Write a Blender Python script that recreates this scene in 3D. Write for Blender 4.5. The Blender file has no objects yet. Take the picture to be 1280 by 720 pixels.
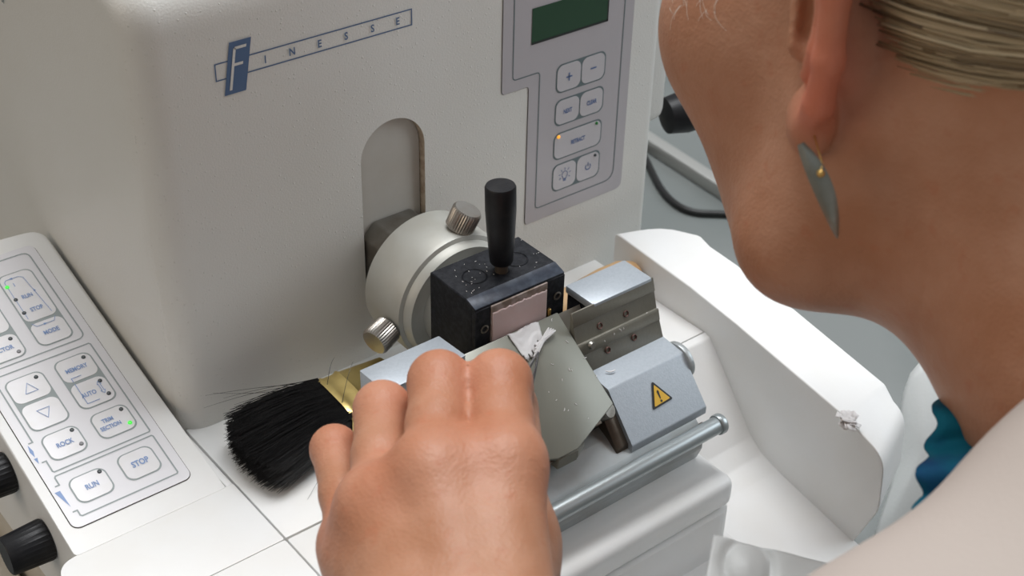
import bpy, bmesh, math, random
import numpy as np
from mathutils import Vector, Matrix, noise
random.seed(7)
SC = bpy.context.scene
COL = SC.collection
PI = math.pi
R_ = math.radians
V = Vector

# ------------------------------------------------------------------ camera (matched to the photograph's vanishing points)
CAMR = ((0.78278776, -0.62195029, 0.02052223), (-0.33548047, -0.44955293, -0.82786172), (0.52411466, 0.64115521, -0.5605567))
CAMP = V((-0.2833, -0.4216, 0.3729))
FPX = 1781.0
def pt(px, py, d):
    """world place of a point measured in the photograph at depth d"""
    v = ((px - 640) * d / FPX, (py - 360) * d / FPX, d)
    return CAMP + V(tuple(sum(CAMR[i][k] * v[i] for i in range(3)) for k in range(3)))
cd = bpy.data.cameras.new('camera'); cam = bpy.data.objects.new('camera', cd); COL.objects.link(cam)
m = Matrix.Identity(4)
for k in range(3):
    m[k][0] = CAMR[0][k]; m[k][1] = -CAMR[1][k]; m[k][2] = -CAMR[2][k]; m[k][3] = CAMP[k]
cam.matrix_world = m
cd.lens = 50; cd.sensor_width = 1280 / FPX * 50; cd.clip_start = 0.01
cd.dof.use_dof = True; cd.dof.focus_distance = 0.54; cd.dof.aperture_fstop = 19
SC.camera = cam
vs = SC.view_settings
vs.view_transform = 'Standard'; vs.look = 'None'; vs.gamma = 1; vs.use_curve_mapping = False; vs.exposure = 0.0

# ------------------------------------------------------------------ materials
def mat(name, col, rough=0.5, metal=0.0, bump=None, var=None, spec=0.5, sss=0, ssr=None, trans=0, emis=None, estr=0, coat=0, wave=None):
    """bump=(scale, strength, kind)   var=(scale, darker colour, amount)"""
    M = bpy.data.materials.new(name); M.use_nodes = True
    nt = M.node_tree; b = nt.nodes['Principled BSDF']; L = nt.links
    b.inputs['Base Color'].default_value = (*col, 1); b.inputs['Roughness'].default_value = rough
    b.inputs['Metallic'].default_value = metal; b.inputs['Specular IOR Level'].default_value = spec
    if coat: b.inputs['Coat Weight'].default_value = coat
    if sss:
        b.inputs['Subsurface Weight'].default_value = sss; b.inputs['Subsurface Scale'].default_value = 0.012
        b.inputs['Subsurface Radius'].default_value = ssr or (1, .35, .2)
    if trans: b.inputs['Transmission Weight'].default_value = trans
    if emis: b.inputs['Emission Color'].default_value = (*emis, 1); b.inputs['Emission Strength'].default_value = estr
    tc = nt.nodes.new('ShaderNodeTexCoord')
    src = tc.outputs['Object']
    if wave:   # stretch coordinates (brushed metal, hair)
        mp = nt.nodes.new('ShaderNodeMapping'); mp.inputs['Scale'].default_value = wave; L.new(src, mp.inputs['Vector']); src = mp.outputs['Vector']
    if var:
        n = nt.nodes.new('ShaderNodeTexNoise'); n.inputs['Scale'].default_value = var[0]; n.inputs['Detail'].default_value = 5
        L.new(src, n.inputs['Vector'])
        r = nt.nodes.new('ShaderNodeMapRange'); r.inputs['From Min'].default_value = .42; r.inputs['From Max'].default_value = .62
        r.inputs['To Max'].default_value = var[2]
        L.new(n.outputs['Fac'], r.inputs['Value'])
        mx = nt.nodes.new('ShaderNodeMix'); mx.data_type = 'RGBA'
        mx.inputs[6].default_value = (*col, 1); mx.inputs[7].default_value = (*var[1], 1)
        L.new(r.outputs['Result'], mx.inputs[0]); L.new(mx.outputs[2], b.inputs['Base Color'])
    if bump:
        if bump[2] == 'spots':   # splattered powder coat: small raised dots over a fine grain
            vo = nt.nodes.new('ShaderNodeTexVoronoi'); vo.inputs['Scale'].default_value = bump[0]; L.new(src, vo.inputs['Vector'])
            rr = nt.nodes.new('ShaderNodeMapRange'); rr.inputs['From Min'].default_value = 0.0; rr.inputs['From Max'].default_value = .28
            rr.inputs['To Min'].default_value = 1; rr.inputs['To Max'].default_value = 0; rr.interpolation_type = 'SMOOTHSTEP'
            L.new(vo.outputs['Distance'], rr.inputs['Value'])
            n3 = nt.nodes.new('ShaderNodeMath'); n3.operation = 'GREATER_THAN'; n3.inputs[1].default_value = .66
            sp = nt.nodes.new('ShaderNodeSeparateColor'); L.new(vo.outputs['Color'], sp.inputs[0]); L.new(sp.outputs[0], n3.inputs[0])
            m1 = nt.nodes.new('ShaderNodeMath'); m1.operation = 'MULTIPLY'; L.new(rr.outputs['Result'], m1.inputs[0]); L.new(n3.outputs[0], m1.inputs[1])
            n2 = nt.nodes.new('ShaderNodeTexNoise'); n2.inputs['Scale'].default_value = bump[0] * 2.2; L.new(src, n2.inputs['Vector'])
            ad = nt.nodes.new('ShaderNodeMath'); ad.operation = 'MULTIPLY_ADD'; ad.inputs[1].default_value = .55
            L.new(n2.outputs['Fac'], ad.inputs[0]); L.new(m1.outputs[0], ad.inputs[2]); h = ad.outputs[0]
        else:
            n2 = nt.nodes.new('ShaderNodeTexNoise'); n2.inputs['Scale'].default_value = bump[0]; n2.inputs['Detail'].default_value = 6
            L.new(src, n2.inputs['Vector']); h = n2.outputs['Fac']
        bp = nt.nodes.new('ShaderNodeBump'); bp.inputs['Strength'].default_value = bump[1]; bp.inputs['Distance'].default_value = 0.0004
        L.new(h, bp.inputs['Height']); L.new(bp.outputs['Normal'], b.inputs['Normal'])
    return M

M = {}
M['paint'] = mat('cream_powder_coat', (.70, .69, .655), .42, bump=(560, .55, 'spots'), var=(9, (.66, .64, .59), .5))
M['white'] = mat('white_paint', (.83, .83, .82), .45, bump=(700, .10, 'noise'), var=(30, (.80, .785, .75), .5))
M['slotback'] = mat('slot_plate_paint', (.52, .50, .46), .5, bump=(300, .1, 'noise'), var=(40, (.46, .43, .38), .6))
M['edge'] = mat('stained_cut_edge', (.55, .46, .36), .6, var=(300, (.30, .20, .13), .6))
M['seam'] = mat('dark_seam', (.06, .05, .04), .8)
M['base'] = mat('beige_base_paint', (.55, .50, .42), .5, bump=(500, .2, 'noise'))
M['panel'] = mat('lilac_grey_panel_film', (.47, .445, .465), .35, bump=(500, .05, 'noise'))
M['key'] = mat('pale_key_film', (.54, .52, .54), .3)
M['ink'] = mat('grey_green_line_print', (.13, .17, .18), .5)
M['blueink'] = mat('blue_print', (.11, .18, .37), .5)
M['logoblue'] = mat('logo_blue_print', (.09, .15, .27), .45)
M['lcd'] = mat('green_display', (.018, .062, .028), .25, bump=(60, .02, 'noise'))
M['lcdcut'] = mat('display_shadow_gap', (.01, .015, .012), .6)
M['wfilm'] = mat('white_keypad_film', (.74, .73, .755), .32)
M['wkey'] = mat('white_key_film', (.80, .79, .81), .25, var=(150, (.74, .73, .72), .4))
M['wline'] = mat('grey_line_print', (.30, .34, .34), .5)
M['wblue'] = mat('light_blue_print', (.22, .33, .58), .5)
M['led_off'] = mat('dark_lamp', (.05, .06, .065), .3)
M['led_grey'] = mat('grey_lamp', (.25, .25, .26), .3)
M['led_green'] = mat('lit_green_lamp', (.03, .5, .03), .3, emis=(.08, .9, .08), estr=.75)
M['led_dimgreen'] = mat('green_lamp', (.02, .22, .04), .3)
M['led_amber'] = mat('lit_amber_lamp', (.8, .35, .03), .3, emis=(1, .42, .04), estr=.8)
M['blackplastic'] = mat('black_plastic', (.008, .008, .010), .42, spec=.3, bump=(900, .15, 'noise'), var=(160, (.03, .03, .03), .3))
M['blackmetal'] = mat('black_anodised_metal', (.006, .007, .010), .55, .0, spec=.22, bump=(1200, .15, 'noise'), var=(500, (.035, .037, .045), .35))
M['bluemetal'] = mat('lit_tone_anodised_bevel', (.018, .024, .040), .40, .1, var=(300, (.07, .09, .12), .4))  # lighter tone paints in the light caught by the sloping bevel
M['gunmetal'] = mat('dull_gun_metal', (.27, .26, .235), .38, .85, var=(60, (.16, .13, .10), .7), bump=(900, .15, 'noise'))
M['silver'] = mat('satin_silver', (.48, .49, .47), .36, .75, var=(60, (.58, .57, .52), .5))
M['ringpaint'] = mat('satin_nickel', (.42, .42, .385), .45, .2, var=(80, (.37, .355, .31), .5))
M['steel'] = mat('brushed_steel', (.42, .40, .37), .34, .9, var=(90, (.36, .31, .26), .7))
M['rail'] = mat('satin_rail_steel', (.42, .46, .47), .34, .65)
M['alu'] = mat('bead_blasted_aluminium', (.42, .46, .50), .42, .3, bump=(1500, .12, 'noise'), var=(900, (.37, .41, .45), .6))
M['olive'] = mat('olive_brown_anodised_plate', (.20, .19, .155), .42, .2, var=(50, (.155, .145, .115), .6), bump=(700, .2, 'noise'))
M['brown'] = mat('brown_stained_steel', (.14, .115, .09), .42, .6, var=(80, (.07, .05, .035), .8))
M['base_metal'] = mat('grey_machined_metal', (.42, .45, .46), .38, .35, var=(40, (.30, .30, .28), .6))
M['plate'] = mat('grey_green_guard_plate', (.215, .218, .185), .30, .25, var=(25, (.19, .19, .16), .6), bump=(150, .03, 'noise'), spec=.45)
M['hole'] = mat('rusty_screw_hole', (.10, .045, .035), .5, .3)
M['yellow'] = mat('warning_yellow', (.72, .42, .025), .4)
M['black'] = mat('black_print', (.012, .012, .012), .5)
M['gold'] = mat('brass_foil_ferrule', (.72, .56, .22), .30, .75, bump=(160, .5, 'noise'), var=(60, (.45, .32, .10), .6))
M['brass'] = mat('brass_strip', (.65, .42, .14), .3, .9)
M['bristle'] = mat('black_bristle', (.014, .014, .015), .36, var=(2200, (.10, .09, .085), .25))
M['wood'] = mat('light_wood', (.60, .38, .19), .45, var=(60, (.50, .30, .14), .6))
M['wax'] = mat('pink_paraffin', (.68, .50, .485), .4, sss=.3, ssr=(1, .8, .7), var=(90, (.72, .58, .575), .7))
M['waxtop'] = mat('stained_cassette', (.20, .15, .12), .6, var=(250, (.45, .38, .36), .6))
M['flake'] = mat('white_wax_shaving', (.80, .77, .76), .5, sss=.2, ssr=(1, 1, 1))
M['ribbon'] = mat('translucent_wax_ribbon', (.80, .79, .79), .5, trans=.35, bump=(260, .3, 'noise'))
M['tweezer'] = mat('tweezer_steel', (.20, .20, .22), .25, 1.0)
M['bench'] = mat('grey_bench_laminate', (.155, .17, .165), .5, bump=(400, .08, 'noise'), var=(6, (.24, .25, .245), .5))
M['strip'] = mat('aluminium_edge', (.42, .42, .40), .4, .4)
M['cable'] = mat('black_rubber_cable', (.012, .012, .012), .45)
M['coat'] = mat('cream_lab_cotton', (.47, .41, .37), .85, bump=(900, .35, 'noise'), var=(14, (.43, .375, .335), .5), spec=.2)
M['teal'] = mat('teal_frill', (.005, .135, .21), .8, var=(60, (.01, .05, .17), .8), bump=(260, .6, 'noise'), spec=.2)
M['frost'] = mat('frosted_plastic', (.74, .76, .75), .5, trans=.30, bump=(500, .3, 'noise'))
M['earsilver'] = mat('hammered_silver', (.30, .31, .28), .4, .8, bump=(300, .4, 'noise'), var=(120, (.22, .23, .2), .6))
M['eye'] = mat('eye_white', (.75, .72, .70), .2)
M['iris'] = mat('iris', (.10, .16, .20), .2)

def skin_mat():
    K = mat('skin', (.56, .27, .16), .48, sss=.07, ssr=(1, .35, .2), spec=.35)
    nt = K.node_tree; L = nt.links; b = nt.nodes['Principled BSDF']
    tc = nt.nodes.new('ShaderNodeTexCoord')
    n = nt.nodes.new('ShaderNodeTexNoise'); n.inputs['Scale'].default_value = 42; n.inputs['Detail'].default_value = 4; L.new(tc.outputs['Object'], n.inputs['Vector'])
    cr = nt.nodes.new('ShaderNodeValToRGB'); e = cr.color_ramp.elements
    e[0].position = .35; e[0].color = (.41, .187, .102, 1); e[1].position = .65; e[1].color = (.485, .25, .155, 1)
    L.new(n.outputs['Fac'], cr.inputs['Fac'])
    # blotches: reddish freckles
    n2 = nt.nodes.new('ShaderNodeTexNoise'); n2.inputs['Scale'].default_value = 170; L.new(tc.outputs['Object'], n2.inputs['Vector'])
    r = nt.nodes.new('ShaderNodeMapRange'); r.inputs['From Min'].default_value = .60; r.inputs['From Max'].default_value = .74; r.inputs['To Max'].default_value = .40
    L.new(n2.outputs['Fac'], r.inputs['Value'])
    mx = nt.nodes.new('ShaderNodeMix'); mx.data_type = 'RGBA'; mx.inputs[7].default_value = (.42, .15, .075, 1)
    L.new(cr.outputs['Color'], mx.inputs[6]); L.new(r.outputs['Result'], mx.inputs[0])
    # redness attribute: blood colour on the knuckles, backlight glow painted into the ear
    at = nt.nodes.new('ShaderNodeAttribute'); at.attribute_name = 'flush_and_backlight'
    mx2 = nt.nodes.new('ShaderNodeMix'); mx2.data_type = 'RGBA'; mx2.inputs[7].default_value = (.66, .20, .12, 1)
    L.new(mx.outputs[2], mx2.inputs[6]); L.new(at.outputs['Fac'], mx2.inputs[0]); L.new(mx2.outputs[2], b.inputs['Base Color'])
    vo = nt.nodes.new('ShaderNodeTexVoronoi'); vo.inputs['Scale'].default_value = 900; L.new(tc.outputs['Object'], vo.inputs['Vector'])
    n3 = nt.nodes.new('ShaderNodeTexNoise'); n3.inputs['Scale'].default_value = 240; n3.inputs['Detail'].default_value = 5; L.new(tc.outputs['Object'], n3.inputs['Vector'])
    ad = nt.nodes.new('ShaderNodeMath'); ad.operation = 'MULTIPLY_ADD'; ad.inputs[1].default_value = .3
    L.new(vo.outputs['Distance'], ad.inputs[0]); L.new(n3.outputs['Fac'], ad.inputs[2])
    bp = nt.nodes.new('ShaderNodeBump'); bp.inputs['Strength'].default_value = .55; bp.inputs['Distance'].default_value = .0006
    L.new(ad.outputs[0], bp.inputs['Height']); L.new(bp.outputs['Normal'], b.inputs['Normal'])
    return K
M['skin'] = skin_mat()

def hair_mat(name, a, b_, c):
    K = bpy.data.materials.new(name); K.use_nodes = True; nt = K.node_tree; L = nt.links; b = nt.nodes['Principled BSDF']
    at = nt.nodes.new('ShaderNodeAttribute'); at.attribute_name = 'lock'
    cr = nt.nodes.new('ShaderNodeValToRGB'); e = cr.color_ramp.elements
    e[0].color = (*a, 1); e[1].color = (*c, 1); x = e.new(.5); x.color = (*b_, 1)
    L.new(at.outputs['Fac'], cr.inputs['Fac']); L.new(cr.outputs['Color'], b.inputs['Base Color'])
    b.inputs['Roughness'].default_value = .38
    return K
M['hair'] = hair_mat('grey_blond_hair', (.10, .07, .04), (.38, .29, .17), (.66, .56, .38))

# ------------------------------------------------------------------ mesh builder
class MB:
    def __init__(s): s.v = []; s.f = []; s.m = []; s.sm = []
    def add(s, vs_, fs, mi=0, smooth=False):
        o = len(s.v); s.v += [tuple(p) for p in vs_]
        for f in fs: s.f.append([i + o for i in f]); s.m.append(mi); s.sm.append(smooth)
        return s
    def bm(s, b, mi=0, smooth=False, xf=None):
        b.verts.index_update()
        s.add([(xf @ v.co) if xf else v.co for v in b.verts], [[v.index for v in f.verts] for f in b.faces], mi, smooth); b.free(); return s
    def box(s, x0, x1, y0, y1, z0, z1, bev=0, mi=0, seg=2, xf=None):
        b = bmesh.new(); bmesh.ops.create_cube(b, size=1)
        for v in b.verts: v.co = V((x0 + (v.co.x + .5) * (x1 - x0), y0 + (v.co.y + .5) * (y1 - y0), z0 + (v.co.z + .5) * (z1 - z0)))
        if bev: bmesh.ops.bevel(b, geom=list(b.edges), offset=bev, segments=seg, affect='EDGES', profile=.5)
        return s.bm(b, mi, bool(bev), xf)
    def prism(s, poly, fn, h0, h1, bev=0, mi=0, seg=2, smooth=None):
        """poly in 2D, fn(u,v,h)->world; extruded from h0 to h1"""
        b = bmesh.new()
        lo = [b.verts.new(fn(u, v, h0)) for u, v in poly]; hi = [b.verts.new(fn(u, v, h1)) for u, v in poly]
        n = len(poly); b.faces.new(lo[::-1]); b.faces.new(hi)
        for i in range(n): b.faces.new((lo[i], lo[(i + 1) % n], hi[(i + 1) % n], hi[i]))
        bmesh.ops.recalc_face_normals(b, faces=b.faces)
        if bev: bmesh.ops.bevel(b, geom=list(b.edges), offset=bev, segments=seg, affect='EDGES', profile=.5, clamp_overlap=True)
        return s.bm(b, mi, bool(bev) if smooth is None else smooth)
    def lathe(s, prof, p, axis, mi=0, n=40, smooth=True, flute=0, fn=0, caps=True):
        """prof [(r,h)] along axis from p; flute: radial ripple amplitude, fn ripples"""
        a = V(axis).normalized(); t = a.orthogonal().normalized(); u = a.cross(t); p = V(p)
        vs_ = []
        for r, h in prof:
            for i in range(n):
                th = 2 * PI * i / n; rr = r
                if flute and r > .6 * max(q[0] for q in prof): rr = r * (1 + flute * (1 if i % 2 else -1))
                vs_.append(p + a * h + (t * math.cos(th) + u * math.sin(th)) * rr)
        fs = [[k * n + i, k * n + (i + 1) % n, (k + 1) * n + (i + 1) % n, (k + 1) * n + i] for k in range(len(prof) - 1) for i in range(n)]
        s.add(vs_, fs, mi, smooth)
        if caps: s.add(vs_[:n], [list(range(n))[::-1]], mi); s.add(vs_[-n:], [list(range(n))], mi)
        return s
    def tube(s, pts, r, mi=0, n=8, smooth=True):
        pts = [V(p) for p in pts]; rs = r if isinstance(r, (list, tuple)) else [r] * len(pts)
        vs_ = []; t0 = (pts[1] - pts[0]).normalized(); a = t0.orthogonal().normalized()
        for i, p in enumerate(pts):
            t = (pts[min(i + 1, len(pts) - 1)] - pts[max(i - 1, 0)]).normalized()
            a = (a - t * a.dot(t)).normalized(); b = t.cross(a)
            for k in range(n): th = 2 * PI * k / n; vs_.append(p + (a * math.cos(th) + b * math.sin(th)) * rs[i])
        fs = [[k * n + i, k * n + (i + 1) % n, (k + 1) * n + (i + 1) % n, (k + 1) * n + i] for k in range(len(pts) - 1) for i in range(n)]
        fs += [list(range(n))[::-1], [len(vs_) - n + i for i in range(n)]]
        return s.add(vs_, fs, mi, smooth)
    def build(s, name, mats, parent=None, recalc=True, origin=None, autosm=True):
        me = bpy.data.meshes.new(name)
        o_ = V(origin) if origin is not None else None
        me.from_pydata([tuple(V(p) - o_) for p in s.v] if o_ else s.v, [], s.f)
        ms = mats if isinstance(mats, (list, tuple)) else [mats]
        for q in ms: me.materials.append(q)
        me.polygons.foreach_set('material_index', s.m); me.polygons.foreach_set('use_smooth', s.sm); me.update()
        if recalc:
            b = bmesh.new(); b.from_mesh(me); bmesh.ops.remove_doubles(b, verts=b.verts, dist=1e-7); bmesh.ops.recalc_face_normals(b, faces=b.faces); b.to_mesh(me); b.free()
        if autosm: me.set_sharp_from_angle(angle=R_(38))
        o = bpy.data.objects.new(name, me); COL.objects.link(o)
        if o_: o.location = o_
        if parent:
            o.parent = parent; o.location = (o_ if o_ else V((0, 0, 0))) - wl(parent)
        return o
def wl(o):
    p = V(o.location); q = o.parent
    while q: p += q.location; q = q.parent
    return p
def tag(o, label=None, cat=None, group=None, kind=None):
    if label: o['label'] = label
    if cat: o['category'] = cat
    if group: o['group'] = group
    if kind: o['kind'] = kind
    return o
def empty(name, loc, label, cat, group=None):
    o = bpy.data.objects.new(name, None); COL.objects.link(o); o.location = loc; o.empty_display_size = .01
    return tag(o, label, cat, group)

def rrect(u0, u1, v0, v1, r, n=6):
    P = []
    for cx, cy, a in ((u1 - r, v1 - r, 0), (u0 + r, v1 - r, 90), (u0 + r, v0 + r, 180), (u1 - r, v0 + r, 270)):
        for i in range(n + 1): t = R_(a + 90 * i / n); P.append((cx + r * math.cos(t), cy + r * math.sin(t)))
    return P
def rpoly(P, rs, n=6):
    """round the corners of a polygon"""
    out = []; N = len(P)
    for i in range(N):
        p = V(P[i]); a = (V(P[i - 1]) - p); b = (V(P[(i + 1) % N]) - p); r = rs[i] if isinstance(rs, (list, tuple)) else rs
        if not r: out.append(tuple(p)); continue
        a.normalize(); b.normalize(); ang = a.angle(b) / 2; d = r / math.tan(ang)
        p0 = p + a * d; p1 = p + b * d
        for k in range(n + 1):
            t = k / n; out.append(tuple(p0 * (1 - t) ** 2 + p * 2 * t * (1 - t) + p1 * t * t))
    return out
def ribbon(mb, P, w, fn, h, closed=True, mi=0):
    n = len(P); A = []
    for i in range(n):
        p = V(P[i]); a = V(P[i - 1]) if (closed or i > 0) else p; b = V(P[(i + 1) % n]) if (closed or i < n - 1) else p
        d1 = (p - a).normalized() if (p - a).length > 1e-9 else None; d2 = (b - p).normalized() if (b - p).length > 1e-9 else None
        d = (d1 or d2) + (d2 or d1); d.normalize(); nn = V((-d.y, d.x))
        k = w / 2 / max(.5, nn.dot(V((-(d2 or d1).y, (d2 or d1).x))))
        A += [fn(*(p + nn * k), h), fn(*(p - nn * k), h)]
    fs = [[2 * i, 2 * i + 1, 2 * ((i + 1) % n) + 1, 2 * ((i + 1) % n)] for i in range(n if closed else n - 1)]
    mb.add(A, fs, mi)
def flat(mb, P, fn, h, mi=0, th=None):
    if th: mb.prism(P, fn, h - th, h, 0, mi)
    else: mb.add([fn(u, v, h) for u, v in P], [list(range(len(P)))], mi)
def disc(mb, u, v, r, fn, h, mi=0, n=16, su=1):
    flat(mb, [(u + r * su * math.cos(2 * PI * i / n), v + r * math.sin(2 * PI * i / n)) for i in range(n)], fn, h, mi)
def text(mb, s, u, v, size, fn, h, mi=0, sx=.78, bold=0.0):
    """centred lettering printed on a surface"""
    c = bpy.data.curves.new('t', 'FONT'); c.body = s; c.size = size; c.align_x = 'CENTER'; c.align_y = 'CENTER'; c.offset = bold * size; c.resolution_u = 3
    o = bpy.data.objects.new('t', c); COL.objects.link(o)
    dg = bpy.context.evaluated_depsgraph_get(); me = bpy.data.meshes.new_from_object(o.evaluated_get(dg))
    mb.add([fn(u + p.co.x * sx, v + p.co.y, h) for p in me.vertices], [list(f.vertices) for f in me.polygons], mi)
    bpy.data.objects.remove(o); bpy.data.meshes.remove(me); bpy.data.curves.remove(c)
def boolean(o, cutter, op='DIFFERENCE'):
    md = o.modifiers.new('b', 'BOOLEAN'); md.operation = op; md.object = cutter; md.solver = 'EXACT'
    dg = bpy.context.evaluated_depsgraph_get(); me = bpy.data.meshes.new_from_object(o.evaluated_get(dg)); o.modifiers.clear(); o.data = me
    bpy.data.objects.remove(cutter)

# surfaces: face of the housing (y = 0) and the sloping console
def face(u, v, h): return V((u, -h, v))
SL = .26; HY = math.hypot(1, SL)
def con(u, v, h): return V((u, -.036 + v / HY - h * SL / HY, .001 + v * SL / HY + h / HY))
def yz(x0):   # profile in (y,z), extruded along x
    return lambda u, v, h: V((h, u, v))
def xy(u, v, h): return V((u, v, h))

ZB = -.10          # bench height
# ================================================================== workbench
wb = MB(); wb.prism(rpoly([(-.75, -.62), (.95, -.62), (.95, .75), (-.75, .75)], .01), xy, ZB - .03, ZB, .002)
o = wb.build('workbench', M['bench'], origin=(0, 0, ZB - .03)); tag(o, 'grey laminate workbench under the white laboratory machine', 'table')

# ================================================================== microtome
mt = empty('microtome', (0, .05, ZB), 'large cream microtome body with blue lettering, arched slot and grey key panel', 'laboratory machine')
# housing: rounded cabinet, arched slot cut into its face
prof = rpoly([(0, -.02), (0, .187), (.09, .206), (.29, .200), (.29, -.02)], [0, .022, .03, .02, 0], 12)
hb = bmesh.new()
lo = [hb.verts.new((-.1068, y, z)) for y, z in prof]; hi = [hb.verts.new((.1455, y, z)) for y, z in prof]; n = len(prof)
hb.faces.new(lo); hb.faces.new(hi[::-1])
for i in range(n): hb.faces.new((lo[i], hi[i], hi[(i + 1) % n], lo[(i + 1) % n]))
bmesh.ops.recalc_face_normals(hb, faces=hb.faces)
eL = [e for e in hb.edges if all(abs(v.co.x + .1068) < 1e-6 for v in e.verts)]
eR = [e for e in hb.edges if all(abs(v.co.x - .1455) < 1e-6 for v in e.verts)]
bmesh.ops.bevel(hb, geom=eL, offset=.013, segments=8, affect='EDGES', profile=.5, clamp_overlap=True)
eR = [e for e in hb.edges if e.is_valid and all(abs(v.co.x - .1455) < 1e-6 for v in e.verts)]
bmesh.ops.bevel(hb, geom=eR, offset=.006, segments=5, affect='EDGES', profile=.5, clamp_overlap=True)
q = MB(); q.bm(hb, 0, True); housing = q.build('housing', [M['paint'], M['edge']], mt)
slot = []
for i in range(25): t = PI * i / 24; slot.append((-.00215 + .0155 * math.cos(t), .0952 + .0155 * math.sin(t)))
for i in range(25): t = PI + PI * i / 24; slot.append((-.00215 + .0155 * math.cos(t), .030 + .0155 * math.sin(t)))
c = MB(); c.prism(slot, face, -.0042, .01); cut = c.build('cut', [M['paint'], M['edge']], autosm=False)
cut.location = -wl(housing) + wl(housing)
bpy.context.view_layer.update(); boolean(housing, cut)
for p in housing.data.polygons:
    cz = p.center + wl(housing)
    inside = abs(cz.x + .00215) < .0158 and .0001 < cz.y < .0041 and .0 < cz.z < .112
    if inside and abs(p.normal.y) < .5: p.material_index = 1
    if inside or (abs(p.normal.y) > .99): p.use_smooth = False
housing.data.set_sharp_from_angle(angle=R_(38))
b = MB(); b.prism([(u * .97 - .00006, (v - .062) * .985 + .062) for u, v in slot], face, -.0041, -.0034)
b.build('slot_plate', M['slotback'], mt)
b = MB(); b.box(.137, .1600, .006, .27, .058, .1990, .007, seg=4); b.build('side_cover', M['paint'], mt)

# printed name on the face
b = MB()
ribbon(b, [(-.0763, .1549), (.0081, .1549), (.0081, .1485), (-.0763, .1485)], .0005, face, .00022, True, 0)
flat(b, [(-.0700, .1617), (-.0612, .1617), (-.0650, .1420), (-.0737, .1420)], face, .00035, 0)
for s_, x_ in (('I', -.0563), ('N', -.0451), ('E', -.0334), ('S', -.0218), ('S', -.0100), ('E', .0015)):
    text(b, s_, x_, .1515, .0042, face, .0004, 0, .85, .022)
b.build('blue_lettering', M['logoblue'], mt, recalc=False)['label'] = 'blue printed name in a thin frame'
b = MB()   # white letter strokes on the blue lozenge
def shear(u, v, h): return face(u + (v - .152) * .19, v, h)
for (a_, e_) in (((-.0695, .1436), (-.0695, .1592)), ((-.0695, .1592), (-.0648, .1592)), ((-.0690, .1530), (-.0655, .1530))):
    ribbon(b, [a_, e_], .00105, shear, .0005, False)
b.build('white_letter', M['paint'], mt, recalc=False)['label'] = 'white letter F on the blue lozenge'

def side(u, v, h): return V((-.1068 - h, -u, v))
b = MB(); text(b, '87', -.1172, .1468, .0042, side, .0003, 0, .8, .02)
b.build('small_print', M['ink'], mt, recalc=False)['label'] = 'small dark numerals on the side of the cabinet'
# grey key panel on the face
pn = MB()
outer = rpoly([(.0530, .153), (.0530, .1052), (.0676, .1052), (.0676, .0362), (.1258, .0362), (.1262, .153)], [.002, .0018, .0018, .002, .004, .002])
def grow(P, d):
    n = len(P); out = []
    for i in range(n):
        a = V(P[(i + 1) % n]) - V(P[i - 1]); a.normalize(); out.append((P[i][0] - a.y * d * -1 * -1, P[i][1] + a.x * d * -1 * -1))
    return out
cx_ = sum(p[0] for p in outer) / len(outer)
flat(pn, grow(outer, -.00022), face, .00015, 2)
flat(pn, outer, face, .0004, 0, .0002)
ribbon(pn, rpoly([(.0586, .149), (.0586, .1103), (.0733, .1103), (.0733, .0428), (.1201, .0428), (.1204, .149)], [.002, .002, .002, .002, .006, .002]), .00055, face, .0005, True, 1)
for z0, z1 in ((.0968, .1106), (.0808, .0938), (.0638, .0774), (.0476, .0616)):
    flat(pn, rrect(.0825, .1110, z0, z1, .0034), face, .00048, 1)
panel = pn.build('key_panel', [M['panel'], M['ink'], M['seam']], mt, recalc=False)
panel['label'] = 'grey key panel with display'
b = MB(); flat(b, [(.0681, .1240), (.1108, .1240), (.1108, .1402), (.0681, .1402)], face, .0006, 0)
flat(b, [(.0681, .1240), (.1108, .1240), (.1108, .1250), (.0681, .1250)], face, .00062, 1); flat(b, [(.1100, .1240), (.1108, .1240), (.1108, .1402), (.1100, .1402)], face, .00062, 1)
b.build('display', [M['lcd'], M['lcdcut']], panel, recalc=False)['label'] = 'dark green blank display'
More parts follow.
